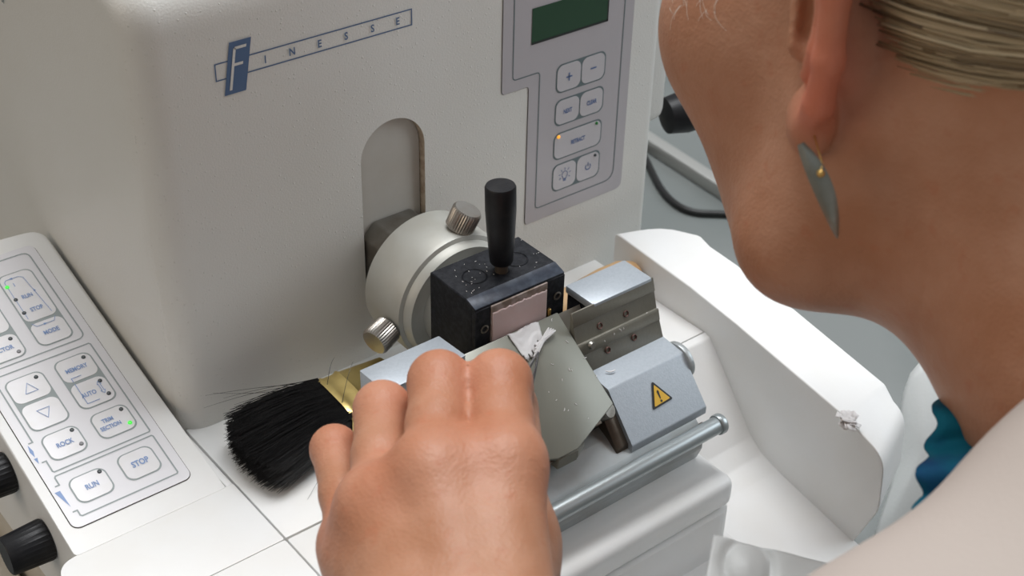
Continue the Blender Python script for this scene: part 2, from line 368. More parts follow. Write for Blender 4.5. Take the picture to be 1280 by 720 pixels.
def fkey(x0, x1, z0, z1, kind, label):
    k = MB(); flat(k, rrect(x0, x1, z0, z1, .0032), face, .00062, 0, .00012)
    cx, cz = (x0 + x1) / 2, (z0 + z1) / 2
    if kind == 'plus':
        ribbon(k, [(cx - .0017, cz), (cx + .0017, cz)], .0007, face, .0008, False, 1); ribbon(k, [(cx, cz - .0019), (cx, cz + .0019)], .0007, face, .0008, False, 1)
    elif kind == 'minus': ribbon(k, [(cx - .0017, cz + .0002), (cx + .0017, cz + .0002)], .0007, face, .0008, False, 1)
    elif kind == 'bulb':
        P = [(cx + .0016 * math.cos(R_(a)), cz + .0006 + .0017 * math.sin(R_(a))) for a in range(-50, 231, 20)]
        ribbon(k, P + [(cx - .0009, cz - .0014), (cx + .0009, cz - .0014)], .0003, face, .0008, True, 1)
        for dz in (-.0019, -.0025): ribbon(k, [(cx - .0008, cz + dz), (cx + .0008, cz + dz)], .0004, face, .0008, False, 1)
        for a in range(-30, 211, 40):
            ribbon(k, [(cx + .0025 * math.cos(R_(a)), cz + .0006 + .0025 * math.sin(R_(a))), (cx + .0037 * math.cos(R_(a)), cz + .0006 + .0037 * math.sin(R_(a)))], .0003, face, .0008, False, 1)
    elif kind == 'power':
        P = [(cx + .0015 * math.cos(R_(a)), cz + .0015 * math.sin(R_(a))) for a in range(125, 416, 15)]
        ribbon(k, P, .00045, face, .0008, False, 1); ribbon(k, [(cx, cz + .0002), (cx, cz + .0022)], .00045, face, .0008, False, 1)
    else: text(k, kind, cx, cz - .0001, .0029, face, .0008, 1, .66, .03)
    o = k.build('key', [M['key'], M['blueink']], panel, recalc=False); o['label'] = label
g_ = .0007
for a in ((.0825 + g_, .0968 - g_ / 2, .0968 + g_, .1106 - g_, 'plus', 'plus key'), (.0968 + g_ / 2, .1110 - g_, .0968 + g_, .1106 - g_, 'minus', 'minus key'),
          (.0825 + g_, .0968 - g_ / 2, .0808 + g_, .0938 - g_, 'NEXT', 'NEXT key'), (.0968 + g_ / 2, .1110 - g_, .0808 + g_, .0938 - g_, 'CLEAR', 'CLEAR key'),
          (.0825 + g_, .1110 - g_, .0638 + g_, .0774 - g_, 'RETRACT', 'wide RETRACT key'),
          (.0825 + g_, .0968 - g_ / 2, .0476 + g_, .0616 - g_, 'bulb', 'key with a light bulb symbol'), (.0968 + g_ / 2, .1110 - g_, .0476 + g_, .0616 - g_, 'power', 'key with a power symbol')): fkey(*a)
def lamp(fn, u, v, r, m_, parent, label, h=.0009):
    k = MB(); ctr = fn(u, v, 0); nrm = (fn(u, v, 1) - ctr)
    k.lathe([(r * 1.0, h - .0003), (r, h), (r * .8, h + .0003), (r * .3, h + .00045)], ctr, nrm, 0, 16)
    k.build('indicator_light', M[m_], parent)['label'] = label
lamp(face, .0852, .0756, .00085, 'led_amber', panel, 'lit amber light'); lamp(face, .1075, .0756, .00075, 'led_dimgreen', panel, 'green light'); lamp(face, .1078, .0592, .0007, 'led_off', panel, 'dark light')

# handwheel with its black grip on the far side of the housing
b = MB(); b.lathe([(.012, 0), (.012, .028)], (.150, .16, .06), (1, 0, 0)); b.lathe([(.030, .012), (.074, .012), (.078, .017), (.078, .027), (.074, .031), (.03, .031)], (.152, .16, .02), (1, 0, 0), n=56)
hw = b.build('handwheel', M['base'], mt)
b = MB(); b.lathe([(.004, 0), (.009, .002), (.0105, .012), (.0088, .034), (.0098, .048), (.006, .053)], pt(828, 146, .70), (.93, -.28, .06)); b.build('grip', M['blackplastic'], hw)['label'] = 'black grip'

# deck, ramp, tray, rim, pedestal, base
b = MB()
b.prism([(-.1040, .004), (.1128, .004), (.1128, -.0739), (-.1040, -.0739)], xy, -.03, 0, .0006)
b.build('deck', M['white'], mt)
b = MB()   # left strip of the deck in front of the seam
b.prism([(-.1040, -.0746), (-.068, -.0746), (-.068, -.24), (-.1040, -.24)], xy, -.05, 0, .0008)
b.build('front_deck', M['white'], mt)
b = MB()
tp = [(-.0746, 0), (-.078, -.001), (-.1090, -.0375), (-.1165, -.0428), (-.126, -.0458), (-.163, -.0528), (-.20, -.058), (-.20, -.075), (-.0746, -.075)]
b.prism(rpoly(tp, [.0, .003, .006, .006, .006, 0, .002, 0, 0], 5), yz(0), -.07, .1132, 0, smooth=True)
b.build('waste_tray', M['white'], mt)['label'] = 'white waste tray sloping down beside the knife holder'
# rim wall of the tray
b = bmesh.new()
rp = rpoly([(-.012, .0215), (-.0630, .0180), (-.0914, .0145), (-.1545, .0040), (-.1775, -.0035), (-.1800, -.030), (-.171, -.055), (-.150, ZB), (-.012, ZB)], [.003, 0, 0, .03, .012, .02, .01, .001, .001], 6)
n = len(rp); b_in = [b.verts.new((.1128, y, z)) for y, z in rp]; b_out = [b.verts.new((.1430, y, z)) for y, z in rp]
b.faces.new(b_in); b.faces.new(b_out[::-1])
for i in range(n): b.faces.new((b_in[i], b_out[i], b_out[(i + 1) % n], b_in[(i + 1) % n]))
bmesh.ops.recalc_face_normals(b, faces=b.faces)
ee = [e for e in b.edges if abs(e.verts[0].co.x - e.verts[1].co.x) < .009]
bmesh.ops.bevel(b, geom=ee, offset=.0030, segments=5, affect='EDGES', profile=.5, clamp_overlap=True)
bmesh.ops.bisect_plane(b, geom=list(b.verts) + list(b.edges) + list(b.faces), plane_co=(0, -.045, 0), plane_no=(0, 1, 0))
for x_ in (.118, .123, .128, .133, .137): bmesh.ops.bisect_plane(b, geom=list(b.verts) + list(b.edges) + list(b.faces), plane_co=(x_, 0, 0), plane_no=(1, 0, 0))
for v in b.verts:    # the rear end sweeps round towards the cabinet, the nose is cut back on the outside
    t = max(0, min(1, (v.co.x - .1128) / .030)); w_ = max(0, min(1, (v.co.y + .045) / .03))
    v.co.y -= w_ * (.010 * t + .014 * t ** 5)
    if v.co.y < -.15: v.co.y += .013 * t * min(1, (-.15 - v.co.y) / .02)
q = MB(); q.bm(b, 0, True); q.build('tray_rim', M['white'], mt)['label'] = 'thick white rim wall of the waste tray'
# pedestal
b = MB()
b.prism([(-.072, -.0800), (.060, -.0800), (.060, -.1470), (-.072, -.1470)], xy, -.0215, -.0065, .0045, seg=4)
b.build('pedestal_cover', M['white'], mt)
b = MB()
b.prism(rpoly([(-.072, -.0800), (.060, -.0800), (.060, -.1475), (-.072, -.1475)], [0, .004, .008, .0], 6), xy, ZB, -.0220, .0008)
b.prism(rpoly([(-.072, -.1), (.066, -.1), (.066, -.158), (-.072, -.158)], [0, .004, .008, .0], 6), xy, ZB, -.045, .001)
b.build('pedestal', M['white'], mt)
b = MB()
b.box(-.104, .1125, -.08, .28, ZB + .001, -.076, .004, seg=3); b.box(-.168, -.106, -.235, .26, ZB + .001, -.051, .004, seg=3)
b.build('lower_base', M['base'], mt)
b = MB()   # underframe ledge seen under the knobs
b.box(-.192, -.170, -.20, .20, ZB + .001, ZB + .03, .004); b.build('foot_rail', M['base'], mt)

# ================================================================== control console
cc = empty('control_console', (-.14, .0, -.045), 'sloping white control console with a film keypad left of the cream cabinet', 'control panel')
b = MB()
top = rpoly([(-.1695, -.0010), (-.1085, -.0010), (-.1085, .1600), (-.1695, .1645)], [.002, .001, .009, .009], 6)
bb = bmesh.new(); lo = []; hi = []
for u, v in top:
    p = con(u, v, 0); hi.append(bb.verts.new(p)); lo.append(bb.verts.new((p.x, p.y, -.045)))
n = len(top); bb.faces.new(hi); bb.faces.new(lo[::-1])
for i in range(n): bb.faces.new((lo[i], lo[(i + 1) % n], hi[(i + 1) % n], hi[i]))
bmesh.ops.recalc_face_normals(bb, faces=bb.faces)
te = [e for e in bb.edges if all(v.co.z > -.04 for v in e.verts) and not (e.verts[0].co.y < -.03 and e.verts[1].co.y < -.03)]
bmesh.ops.bevel(bb, geom=te, offset=.0022, segments=3, affect='EDGES', profile=.5)
b.bm(bb, 0, True)
b.build('console_housing', M['white'], cc)
b = MB()
# front table of the console, split by the seam, rounded at its outer corner
def flank(x0, x1, y0, y1, rs): return rpoly([(x0, y0), (x1, y0), (x1, y1), (x0, y1)], rs, 8)
b.prism(flank(-.1780, -.1050, -.0747, -.0366, [.001, .001, .0, .010]), xy, -.050, .0006, .0012, seg=3)
b.build('armrest_top', M['white'], cc)
b = MB()
b.prism(flank(-.1780, -.1050, -.240, -.0751, [.01, .01, .001, .001]), xy, -.050, .0006, .0008, seg=3)
b.build('front_armrest', M['white'], cc)
b = MB(); b.box(-.1080, -.1050, -.0366, .002, -.04, .0006, .0006); b.build('side_strip', M['white'], cc)
kp = MB()
ko = rrect(-.1650, -.1168, .0093, .1512, .0032)
flat(kp, grow(ko, -.0003), con, .0001, 2); flat(kp, ko, con, .0005, 0, .0003)
W_ = .00062
def LN(P, r=.0025, closed=True, w=W_, mi=1): ribbon(kp, rpoly(P, r) if closed else P, w, con, .0006, closed, mi)
LN([(-.1606, .0925), (-.1205, .0925), (-.1205, .1476), (-.1606, .1476)], .0035)
LN([(-.1622, .0425), (-.1605, .0425), (-.1605, .0370), (-.1600, .0364), (-.1210, .0364), (-.1205, .0370), (-.1205, .0880), (-.1210, .0887), (-.1606, .0887), (-.1611, .088), (-.1611, .0530), (-.1628, .0530)], 0, False)
LN([(-.1628, .0300), (-.1611, .0300), (-.1611, .0337), (-.1606, .0344), (-.1212, .0344), (-.1207, .0338), (-.1207, .0140), (-.1212, .0134), (-.1598, .0134), (-.1604, .0140), (-.1604, .0165), (-.1622, .0165)], 0, False)
for r_ in ((-.1384, -.1234, .0950, .1390), (-.1590, -.1436, .0945, .1330), (-.1386, -.1230, .0575, .0855), (-.1592, -.1432, .0565, .0850),
           (-.1383, -.1227, .0406, .0543), (-.1586, -.1435, .0401, .0537), (-.1585, -.1436, .0176, .0305), (-.1385, -.1239, .0180, .0314)):
    flat(kp, rrect(*r_, .0035), con, .0006, 1)
# arrows printed down the left side
for P in ([(-.1640, .0490), (-.1626, .0490), (-.1633, .0525)], [(-.1640, .0490), (-.1626, .0490), (-.1633, .0460)], [(-.1640, .0455), (-.1626, .0455), (-.1633, .0425)], [(-.1641, .0275), (-.1620, .0275), (-.1617, .0190)]):
    flat(kp, P, con, .0006, 3)
keypad = kp.build('keypad', [M['wfilm'], M['wline'], M['seam'], M['wblue']], cc, recalc=False)
keypad['label'] = 'white film keypad with grey outlined keys'
def ckey(u0, u1, v0, v1, label, words=(), deco=None):
    k = MB(); w = .00062
    flat(k, rrect(u0 + w, u1 - w, v0 + w, v1 - w, .0032), con, .00075, 0, .00012)
    for s_, u, v, sz in words: text(k, s_, u, v, sz, con, .00095, 1, .74, .028)
    if deco: deco(k)
    k.build('key', [M['wkey'], M['wblue']], keypad, recalc=False)['label'] = label
def dl(k, P, closed=False, w=.00025): ribbon(k, P, w, con, .00095, closed, 1)
def d_mode(k):
    dl(k, [(-.1363, .1115), (-.1363, .1345), (-.1353, .1357), (-.1300, .1357), (-.1283, .1345), (-.1262, .1115)])
    flat(k, [(-.1325, .1351), (-.1325, .1363), (-.1342, .1357)], con, .00096, 1); flat(k, [(-.1278, .1250), (-.1268, .1251), (-.1275, .1268)], con, .00096, 1)
def d_mode2(k):
    dl(k, [(-.1363, .1085), (-.1350, .1063), (-.1275, .1063), (-.1262, .1085)]); flat(k, [(-.1320, .1057), (-.1320, .1069), (-.1303, .1063)], con, .00096, 1)
ckey(-.1384, -.1234, .1092, .1390, 'tall key face reading 1, RUN and STOP', (('1', -.1333, .1318, .0028), ('RUN', -.1312, .1238, .0030), ('STOP', -.1308, .1157, .0030)), d_mode)
ckey(-.1384, -.1234, .0950, .1089, 'MODE key', (('MODE', -.1309, .1016, .0031),), d_mode2)
ckey(-.1590, -.1436, .1092, .1330, 'blank key at the edge of the keypad')
ckey(-.1590, -.1436, .0945, .1085, 'key ending in CTOR', (('CTOR', -.1506, .1008, .0031),))
def d_mem(k): dl(k, [(-.1352, .0725), (-.1352, .0745), (-.1310, .0745)], w=.0003)
def d_auto(k):
    dl(k, [(-.1352, .0714), (-.1352, .0600), (-.1300, .0600)], w=.0003)
    dl(k, [(-.1270, .0685), (-.1279, .0670), (-.1274, .0670), (-.1274, .0635), (-.1279, .0635), (-.1270, .0620), (-.1261, .0635), (-.1266, .0635), (-.1266, .0670), (-.1261, .0670)], True)
ckey(-.1386, -.1230, .0721, .0855, 'MEMORY key', (('MEMORY', -.1311, .0785, .0030),), d_mem)
ckey(-.1386, -.1230, .0575, .0718, 'AUTO key', (('AUTO', -.1326, .0643, .0030),), d_auto)
ckey(-.1592, -.1432, .0712, .0850, 'key with an upward triangle', (), lambda k: dl(k, [(-.1535, .0756), (-.1484, .0756), (-.1509, .0806)], True))
ckey(-.1592, -.1432, .0565, .0709, 'key with a downward triangle', (), lambda k: dl(k, [(-.1535, .0660), (-.1484, .0660), (-.1509, .0611)], True))
ckey(-.1383, -.1227, .0406, .0543, 'TRIM SECTION key', (('TRIM', -.1322, .0491, .0028), ('SECTION', -.1324, .0457, .0028)))
ckey(-.1586, -.1435, .0401, .0537, 'ROCK key', (('ROCK', -.1510, .0466, .0032),))
ckey(-.1585, -.1436, .0176, .0305, 'small RUN key', (('RUN', -.1509, .0238, .0034),))
ckey(-.1385, -.1239, .0180, .0314, 'STOP key', (('STOP', -.1308, .0247, .0039),))
for u, v, k_, lb in ((-.1363, .1319, 'led_green', 'lit green light'), (-.1362, .1238, 'led_off', 0), (-.1363, .1155, 'led_off', 0), (-.1468, .1051, 'led_off', 0), (-.1467, .0973, 'led_grey', 'grey light'),
                     (-.1261, .0827, 'led_off', 0), (-.1465, .0819, 'led_off', 0), (-.1259, .0685, 'led_off', 0), (-.1258, .0610, 'led_off', 0),
                     (-.1253, .0515, 'led_off', 0), (-.1254, .0438, 'led_green', 'lit green light'), (-.1460, .0512, 'led_off', 0), (-.1458, .0435, 'led_grey', 'grey light'), (-.1458, .0283, 'led_off', 0)):
    lamp(con, u, v, .00088, k_, keypad, lb or 'dark light', .00095)
def knob(p, label):
    k = MB(); k.lathe([(.0052, -.004), (.0056, .0), (.0056, .0015)], p, (-1, 0, 0), 0, 28)
    k.lathe([(.0082, .001), (.0084, .002), (.0076, .0165), (.0070, .0172), (.0001, .0172)], p, (-1, 0, 0), 0, 56, flute=.018)
    k.build('knob', M['blackplastic'], cc)['label'] = label
knob((-.1690, -.0080, -.0125), 'black fluted knob nearer the front'); knob((-.1690, .0235, -.0010), 'black fluted knob nearer the back')

# ================================================================== specimen head with its clamp
sh = empty('specimen_head', (-.002, 0, .048), 'silver disc head with black block clamp standing out of the arched slot', 'specimen clamp')
cxh, czh = -.002, .048
b = MB()
oc = [(-.0150, -.010), (-.0090, -.0165), (.0090, -.0165), (.0150, -.010), (.0150, .0115), (.0090, .0172), (-.0090, .0172), (-.0150, .0115)]
b.prism([(cxh + u, czh + v) for u, v in oc], face, -.0030, .024, .0008)
arm = b.build('arm', M['gunmetal'], sh)
b = MB(); b.lathe([(.0024, 0), (.0024, .0006), (.0018, .0006), (.0018, -.001)], (-.0172, -.008, .046), (-1, 0, 0), n=20); b.build('side_screw', M['steel'], arm)
b = MB(); b.lathe([(.0240, .0170), (.0280, .0185), (.0284, .0200), (.0284, .0400), (.0278, .0418), (.0262, .0424), (.0262, .0418), (.0258, .0445), (.0248, .0462), (.0150, .0462)], (cxh, 0, czh), (0, -1, 0), n=72)
b.build('disc', M['ringpaint'], sh)
b = MB(); b.lathe([(.0190, .0455), (.0190, .0530)], (cxh, 0, czh), (0, -1, 0), n=48); b.build('swivel_neck', M['silver'], sh)
def thumb(p, ax, name):
    ax = V(ax).normalized(); p = V(p) - ax * .0008
    k = MB(); k.lathe([(.0021, 0), (.0021, .006)], p, ax, 0, 20); k.lathe([(.0044, .0040), (.0058, .0052), (.0060, .0130), (.0053, .0140), (.0001, .0141)], p, ax, 0, 72, flute=.022)
    k.build('thumb_screw', M['steel'], sh)['label'] = name
thumb((.0028, -.035, .0722), (.36, -.24, 1), 'knurled thumb screw on top of the disc'); thumb((-.0275, -.0355, .0432), (-1, -.28, -.22), 'knurled thumb screw at the side of the disc')
b = MB()
pf = [(-.0513, .0730), (-.0738, .0730), (-.0800, .0709), (-.0800, .0700), (-.0780, .0700), (-.0780, .0360), (-.0513, .0360)]
b.prism(pf, yz(0), -.0213, .0220, .0004, seg=1, smooth=False)
clamp = b.build('clamp_block', [M['blackmetal']], sh); clamp['label'] = 'black metal clamp block'
b = MB(); b.prism([(-.0742, .0731), (-.0799, .07125), (-.0799, .0708), (-.0742, .0726)], yz(0), -.0211, .0218, .0001, seg=1); b.build('bevel', M['bluemetal'], clamp)['label'] = 'blue-black bevel with the light on its slant painted in'
for x0, x1 in ((-.0213, -.0143), (.0133, .0220)):
    b = MB(); b.box(x0, x1, -.0803, -.0776, .036, .0704, .0003, seg=1); j = b.build('jaw', M['blackmetal'], clamp)
    b = MB(); cx = (x0 + x1) / 2 + .0002; b.lathe([(.0018, 0), (.0018, .0005), (.0012, .0005), (.0011, -.0005)], (cx, -.0802, .0612 if x0 < 0 else .0618), (0, -1, 0), 0, 20, caps=False); b.lathe([(.0008, 0), (.0008, .0003)], (cx, -.0802, .0612 if x0 < 0 else .0618), (0, -1, 0), 0, 12)
for x_ in (-.0095, .0105):
    b = MB(); b.lathe([(.0050, 0), (.0050, .00045), (.0046, .0007), (.0042, .0003), (.0001, .0003)], (x_, -.0640, .0728), (0, 0, 1), 0, 36); b.build('round_cap', M['blackmetal'], clamp)['label'] = 'round cap in the top of the clamp'
b = MB()
b.lathe([(.0026, 0), (.0026, .008)], (.0012, -.0670, .0720), (-.01, .03, 1), 0, 24)
lv = b.build('lever', M['brown'], sh)
b = MB(); b.lathe([(.0041, .0050), (.0045, .0058), (.0054, .018), (.0059, .028), (.0059, .0375), (.0055, .0383), (.0001, .0386)], (.0012, -.0670, .0720), (-.01, .03, 1), 0, 36)
b.build('grip', M['blackplastic'], lv)['label'] = 'tall black grip'
for x0, x1 in ((-.0213, -.0143), (.0133, .0220)):
    b = MB(); cx = (x0 + x1) / 2 + .0006; b.lathe([(.0016, 0), (.0019, .0004), (.0013, .0006), (.0011, -.0002), (.0001, -.0002)], (cx, -.0802, .0612 if x0 < 0 else .0618), (0, -1, 0), 0, 20)
    b.build('screw', M['gunmetal'], clamp)

# wax block held in the clamp
wx = empty('wax_block', (0, -.079, .05), 'pink paraffin tissue block held in the black clamp', 'wax block')
b = MB()
N = 26; top_ = [(-.0137 + .0262 * i / N, .0672 + .0009 * noise.noise(V((i * .7, 3, 1)))) for i in range(N + 1)]
b.prism([(-.0137, .046)][:1] + [(.0125, .046)] + top_[::-1], face, .0778, .0812, .0002, seg=1, smooth=False); b.build('paraffin', M['wax'], wx)
b = MB(); b.box(-.0141, .0131, -.0806, -.0770, .044, .0702, .0002, seg=1); b.build('cassette', M['waxtop'], wx)['label'] = 'stained cassette edge'
b = MB(); b.box(.0136, .0150, -.0812, -.0800, .046, .0575, .0002, seg=1); tag(b.build('brass_strip', M['brass'], origin=(.0143, -.0806, .046)), 'small brass strip standing right of the pink wax block', 'metal strip')

# ================================================================== knife holder
kh = empty('knife_holder', (-.004, -.11, -.0065), 'grey metal knife holder with guard plate, warning triangle and long front rail', 'knife holder')
b = MB()
b.prism(rpoly([(-.082, -.0065), (-.1285, -.0065), (-.1310, .0005), (-.1310, .0075), (-.1265, .0120), (-.1180, .0175), (-.1080, .022), (-.100, .028), (-.088, .034), (-.082, .034)], [.001, .001, .001, .001, .001, .001, .001, .001, .001, .001], 2), yz(0), -.0680, .0548, .0005, seg=1, smooth=False)
b.build('base', M['base_metal'], kh)
b = MB(); b.lathe([(.0031, -.0685), (.0036, -.068), (.0036, .0590), (.0036, .0592)], (0, -.1335, .0118), (1, 0, 0), n=36)
b.lathe([(.0041, .0588), (.0043, .0592), (.0043, .0612), (.0040, .0618)], (0, -.1335, .0118), (1, 0, 0), n=36)
b.build('rail', M['rail'], kh)['label'] = 'round steel rail along the front'
b = MB(); b.prism([(-.1270, .006), (-.1300, .006), (-.1300, .0104), (-.1270, .0104)], yz(0), -.0665, .0575, .0003, seg=1); b.build('rail_groove', M['brown'], kh)['label'] = 'dark groove behind the rail'
# rear bodies left and right with aluminium caps
b = MB(); b.box(.0285, .0590, -.0900, -.0745, .010, .0560, .0008); b.build('rear_body', M['blackmetal'], kh)
b = MB(); b.box(.0280, .0595, -.0908, -.0738, .0556, .0593, .0009, seg=2); b.build('top_cap', M['alu'], kh)['label'] = 'right aluminium cap'
b = MB(); b.prism(rpoly([(-.0672, -.0715), (-.0318, -.0715), (-.0310, -.0872), (-.0668, -.0872)], .0005, 2), xy, .0006, .0593, .0012); b.build('left_body', M['alu'], kh)['label'] = 'left aluminium body'
# olive pressure plate with ridges and four screw holes
pp = [(-.0896, .0590), (-.0904, .0592), (-.0922, .0537), (-.0918, .0532), (-.0940, .0462), (-.0948, .0466), (-.0953, .0458), (-.0964, .0420), (-.0962, .0415), (-.0992, .0345), (-.0960, .0310), (-.0896, .0310)]
b = MB(); b.prism(pp, yz(0), .0172, .0600, .0002, seg=1, smooth=False); pr = b.build('pressure_plate', M['olive'], kh); pr['label'] = 'olive brown ridged pressure plate'
for x_, y_, z_ in ((.0300, -.0931, .0497), (.0438, -.0931, .0497), (.0313, -.0973, .0398), (.0453, -.0973, .0398)):
    b = MB(); ax = V((0, -1, .33)).normalized(); b.lathe([(.0011, -.001), (.00145, .0002), (.0012, .0005), (.0009, .0002), (.0008, -.0002), (.0001, -.0002)], V((x_, y_, z_)) + ax * -.0002, ax, 0, 18)
    b.build('screw', M['hole'], pr)
b = MB(); b.lathe([(.0010, 0), (.0018, .0012), (.0012, .0022)], (.0225, -.0960, .0455), (0, -1, .33), 0, 16); b.build('pin', M['gunmetal'], kh)
# warning block
b = MB(); wp = rpoly([(-.0960, .0352), (-.1105, .0338), (-.1262, .0160), (-.1262, .0122), (-.1235, .0122), (-.1010, .0300), (-.0960, .0300)], [.0002, .0014, .0014, .001, .001, .001, .0002], 4)
b.prism(wp, yz(0), .0200, .0600, .0005, seg=1, smooth=True); wk = b.build('warning_cover', M['alu'], kh); wk['label'] = 'aluminium cover with a warning triangle'
b = MB(); b.prism([(-.0985, .0330), (-.1100, .0322), (-.1240, .0155), (-.1240, .0120), (-.1000, .010)], yz(0), .0140, .0202, .0004, seg=1); b.build('side_cheek', M['brown'], kh)['label'] = 'brown stained cheek under the cover'
b = MB(); b.prism([(.0085 * math.cos(R_(a)) - .1075, .0078 * math.sin(R_(a)) + .0275) for a in range(0, 360, 15)], yz(0), .0600, .0625, .0005); b.build('end_nut', M['base_metal'], kh)['label'] = 'hexagonal end nut'
# warning triangle on the sloping front of the cover
e1 = V((1, 0, 0)); e2 = V((0, .0157, .0178)).normalized(); n_ = V((0, -.0178, .0157)).normalized(); o0 = V((0, -.1262, .0160))
def wf(u, v, h): return o0 + e1 * u + e2 * v + n_ * h
b = MB(); k0, k1 = .0366, .0468
tri = [(.0354, .0088), (.0465, .0094), (.0405, .0190)]
tri = [(.03530, .00860), (.04650, .00920), (.0402, .0192)]
flat(b, rpoly(tri, .0007, 4), wf, .00035, 0, .0002)
ctr_ = V((sum(p[0] for p in tri) / 3, sum(p[1] for p in tri) / 3))
inn = [tuple(ctr_ + (V(p) - ctr_) * .76) for p in tri]; flat(b, rpoly(inn, .0003, 3), wf, .0005, 1)
c0 = ctr_
flat(b, [(c0.x - .00022, c0.y - .0008), (c0.x + .00022, c0.y - .0008), (c0.x + .00055, c0.y + .0022), (c0.x + .0001, c0.y + .0028), (c0.x - .0005, c0.y + .0022)], wf, .0006, 0)
disc(b, c0.x, c0.y - .0018, .0005, wf, .0006, 0)
b.build('warning_triangle', [M['black'], M['yellow']], wk, recalc=False)['label'] = 'yellow triangle with a black exclamation mark'
# guard plate
PT = V((0, -.0830, .0563)); pe = V((0, -1, -.7)).normalized(); pnm = V((0, -.7, 1)).normalized()
def gp(u, v, h): return PT + V((u, 0, 0)) + pe * v + pnm * h
b = MB()
b.prism([(-.0400, 0), (.0166, 0), (.0172, .0415), (-.0066, .0505), (-.0160, .0505), (-.0400, .0415)], gp, -.0024, 0, .0005)
gl = b.build('guard_plate', M['plate'], kh); gl['label'] = 'grey-green six-sided guard plate'
b = MB(); b.prism([(-.030, .030), (.012, .030), (.010, .0430), (-.0064, .0503), (-.0300, .0503)], gp, -.0050, -.0024, .0005); b.prism([(-.034, .010), (.010, .010), (.010, .046), (-.034, .046)], gp, -.0060, -.0024, .0005)
b.build('plate_bracket', M['brown'], kh)
b = MB(); b.prism([(-.1242, .0266), (-.1238, .0212), (-.1150, .0212), (-.1120, .0300)], yz(0), -.0160, -.0062, .0004, seg=1); b.prism([(-.0062, -.1238), (.0000, -.1205), (.0000, -.1120), (-.0062, -.1120)], xy, .0218, .0256, .0003, seg=1); b.build('plate_foot', M['olive'], kh)['label'] = 'olive foot under the guard plate'
b = MB(); b.lathe([(.0030, -.006), (.0034, .0), (.0034, .0072), (.0029, .0080), (.0001, .0081)], V((.0154, -.1173, .0303)) - V((.25, -.75, .6)).normalized() * .0081, (.25, -.75, .6), 0, 28); b.build('pivot_pin', M['gunmetal'], kh)['label'] = 'steel pivot pin beside the guard plate'
b = MB(); b.box(.006, .0195, -.1130, -.1030, .0150, .0225, .0008); b.build('pivot_lug', M['blackmetal'], kh)
b = MB(); b.prism([(-.0828, .0545), (-.0834, .0556), (-.0905, .044), (-.0895, .0435)], yz(0), -.0395, .0275, 0); b.build('knife_blade', M['steel'], kh)

# ================================================================== brush
br = empty('dust_brush', (-.03, -.03, 0), 'flat dusting brush with black bristles, gold ferrule and wooden handle lying behind the knife holder', 'brush')
BA = V((-.0560, -.0320, .0110)); BE = V((.118, -.0290, .0105)); bd = (BE - BA).normalized(); bw = V((.0, 1, .10)); bw = (bw - bd * bw.dot(bd)).normalized(); bh = bd.cross(bw); bh = bh if bh.z > 0 else -bh
def brush_p(a, w, h): return BA + bd * a + bw * w + bh * h
b = MB(); sec = []
for a, w, h in ((0, .0138, .0068), (.002, .0142, .0072), (.003, .0136, .0068), (.008, .0135, .0068), (.0095, .0142, .0074), (.011, .0135, .0068), (.024, .0125, .0062), (.030, .0120, .0060)):
    sec.append([brush_p(a, w * abs(math.cos(t)) ** .5 * (1 if math.cos(t) > 0 else -1), h * abs(math.sin(t)) ** .5 * (1 if math.sin(t) > 0 else -1)) for t in [2 * PI * i / 32 for i in range(32)]])
vs_ = [p for s_ in sec for p in s_]
b.add(vs_, [[k * 32 + i, k * 32 + (i + 1) % 32, (k + 1) * 32 + (i + 1) % 32, (k + 1) * 32 + i] for k in range(len(sec) - 1) for i in range(32)], 0, True)
b.build('ferrule', M['gold'], br)['label'] = 'crinkled gold ferrule'
b = MB(); sec = []
for a, w, h in ((.026, .0118, .0058), (.045, .009, .006), (.075, .006, .0055), (.105, .0055, .005), (.13, .0065, .005), (.150, .0085, .0055), (.161, .0082, .0052), (.167, .0052, .0035), (.169, .001, .001)):
    sec.append([brush_p(a, w * math.cos(t), h * math.sin(t)) for t in [2 * PI * i / 28 for i in range(28)]])
vs_ = [p for s_ in sec for p in s_]
b.add(vs_, [[k * 28 + i, k * 28 + (i + 1) % 28, (k + 1) * 28 + (i + 1) % 28, (k + 1) * 28 + i] for k in range(len(sec) - 1) for i in range(28)] + [list(range(28))], 0, True)
hd = b.build('handle', M['wood'], br); hd['label'] = 'light wooden handle with a hanging hole'
b = MB(); b.lathe([(.0019, 0), (.0019, .0006)], brush_p(.1555, -.001, .0047), bh, 0, 18); b.build('hanging_hole', M['seam'], hd)
b = MB()
def strand(mb, P, r, n=3):
    mb.tube(P, [r, r * .95, r * .8, r * .35][:len(P)] if len(P) == 4 else [r * (1 - .7 * i / (len(P) - 1)) for i in range(len(P))], 0, n)
rnd = random.Random(3)
for i in range(5200):
    w = rnd.uniform(-1, 1); h = rnd.uniform(-1, 1)
    if abs(w) > .9 and rnd.random() < .3: continue
    L_ = .0430 * (1 - .10 * w * w) * rnd.uniform(.90, 1.04); sp = .0180 + rnd.gauss(0, .0009)
    w1 = w * sp + rnd.gauss(0, .0010) - .0005; h1 = h * .0075 + rnd.gauss(0, .0009) - .0008
    p0 = brush_p(.001, w * .0128, h * .0062); p3 = brush_p(-L_, w1 - .002, h1)
    if p3.z < .0012: p3.z = rnd.uniform(.0008, .003)
    bow = V((0, 0, rnd.gauss(.0008, .0008)))
    p1 = p0.lerp(p3, .35) + bow; p2 = p0.lerp(p3, .7) + bow * .8
    strand(b, [p0, p1, p2, p3], rnd.uniform(.00016, .00024))
for P in ([(430, 500), (440, 470), (442, 455), (444, 462)],): pass
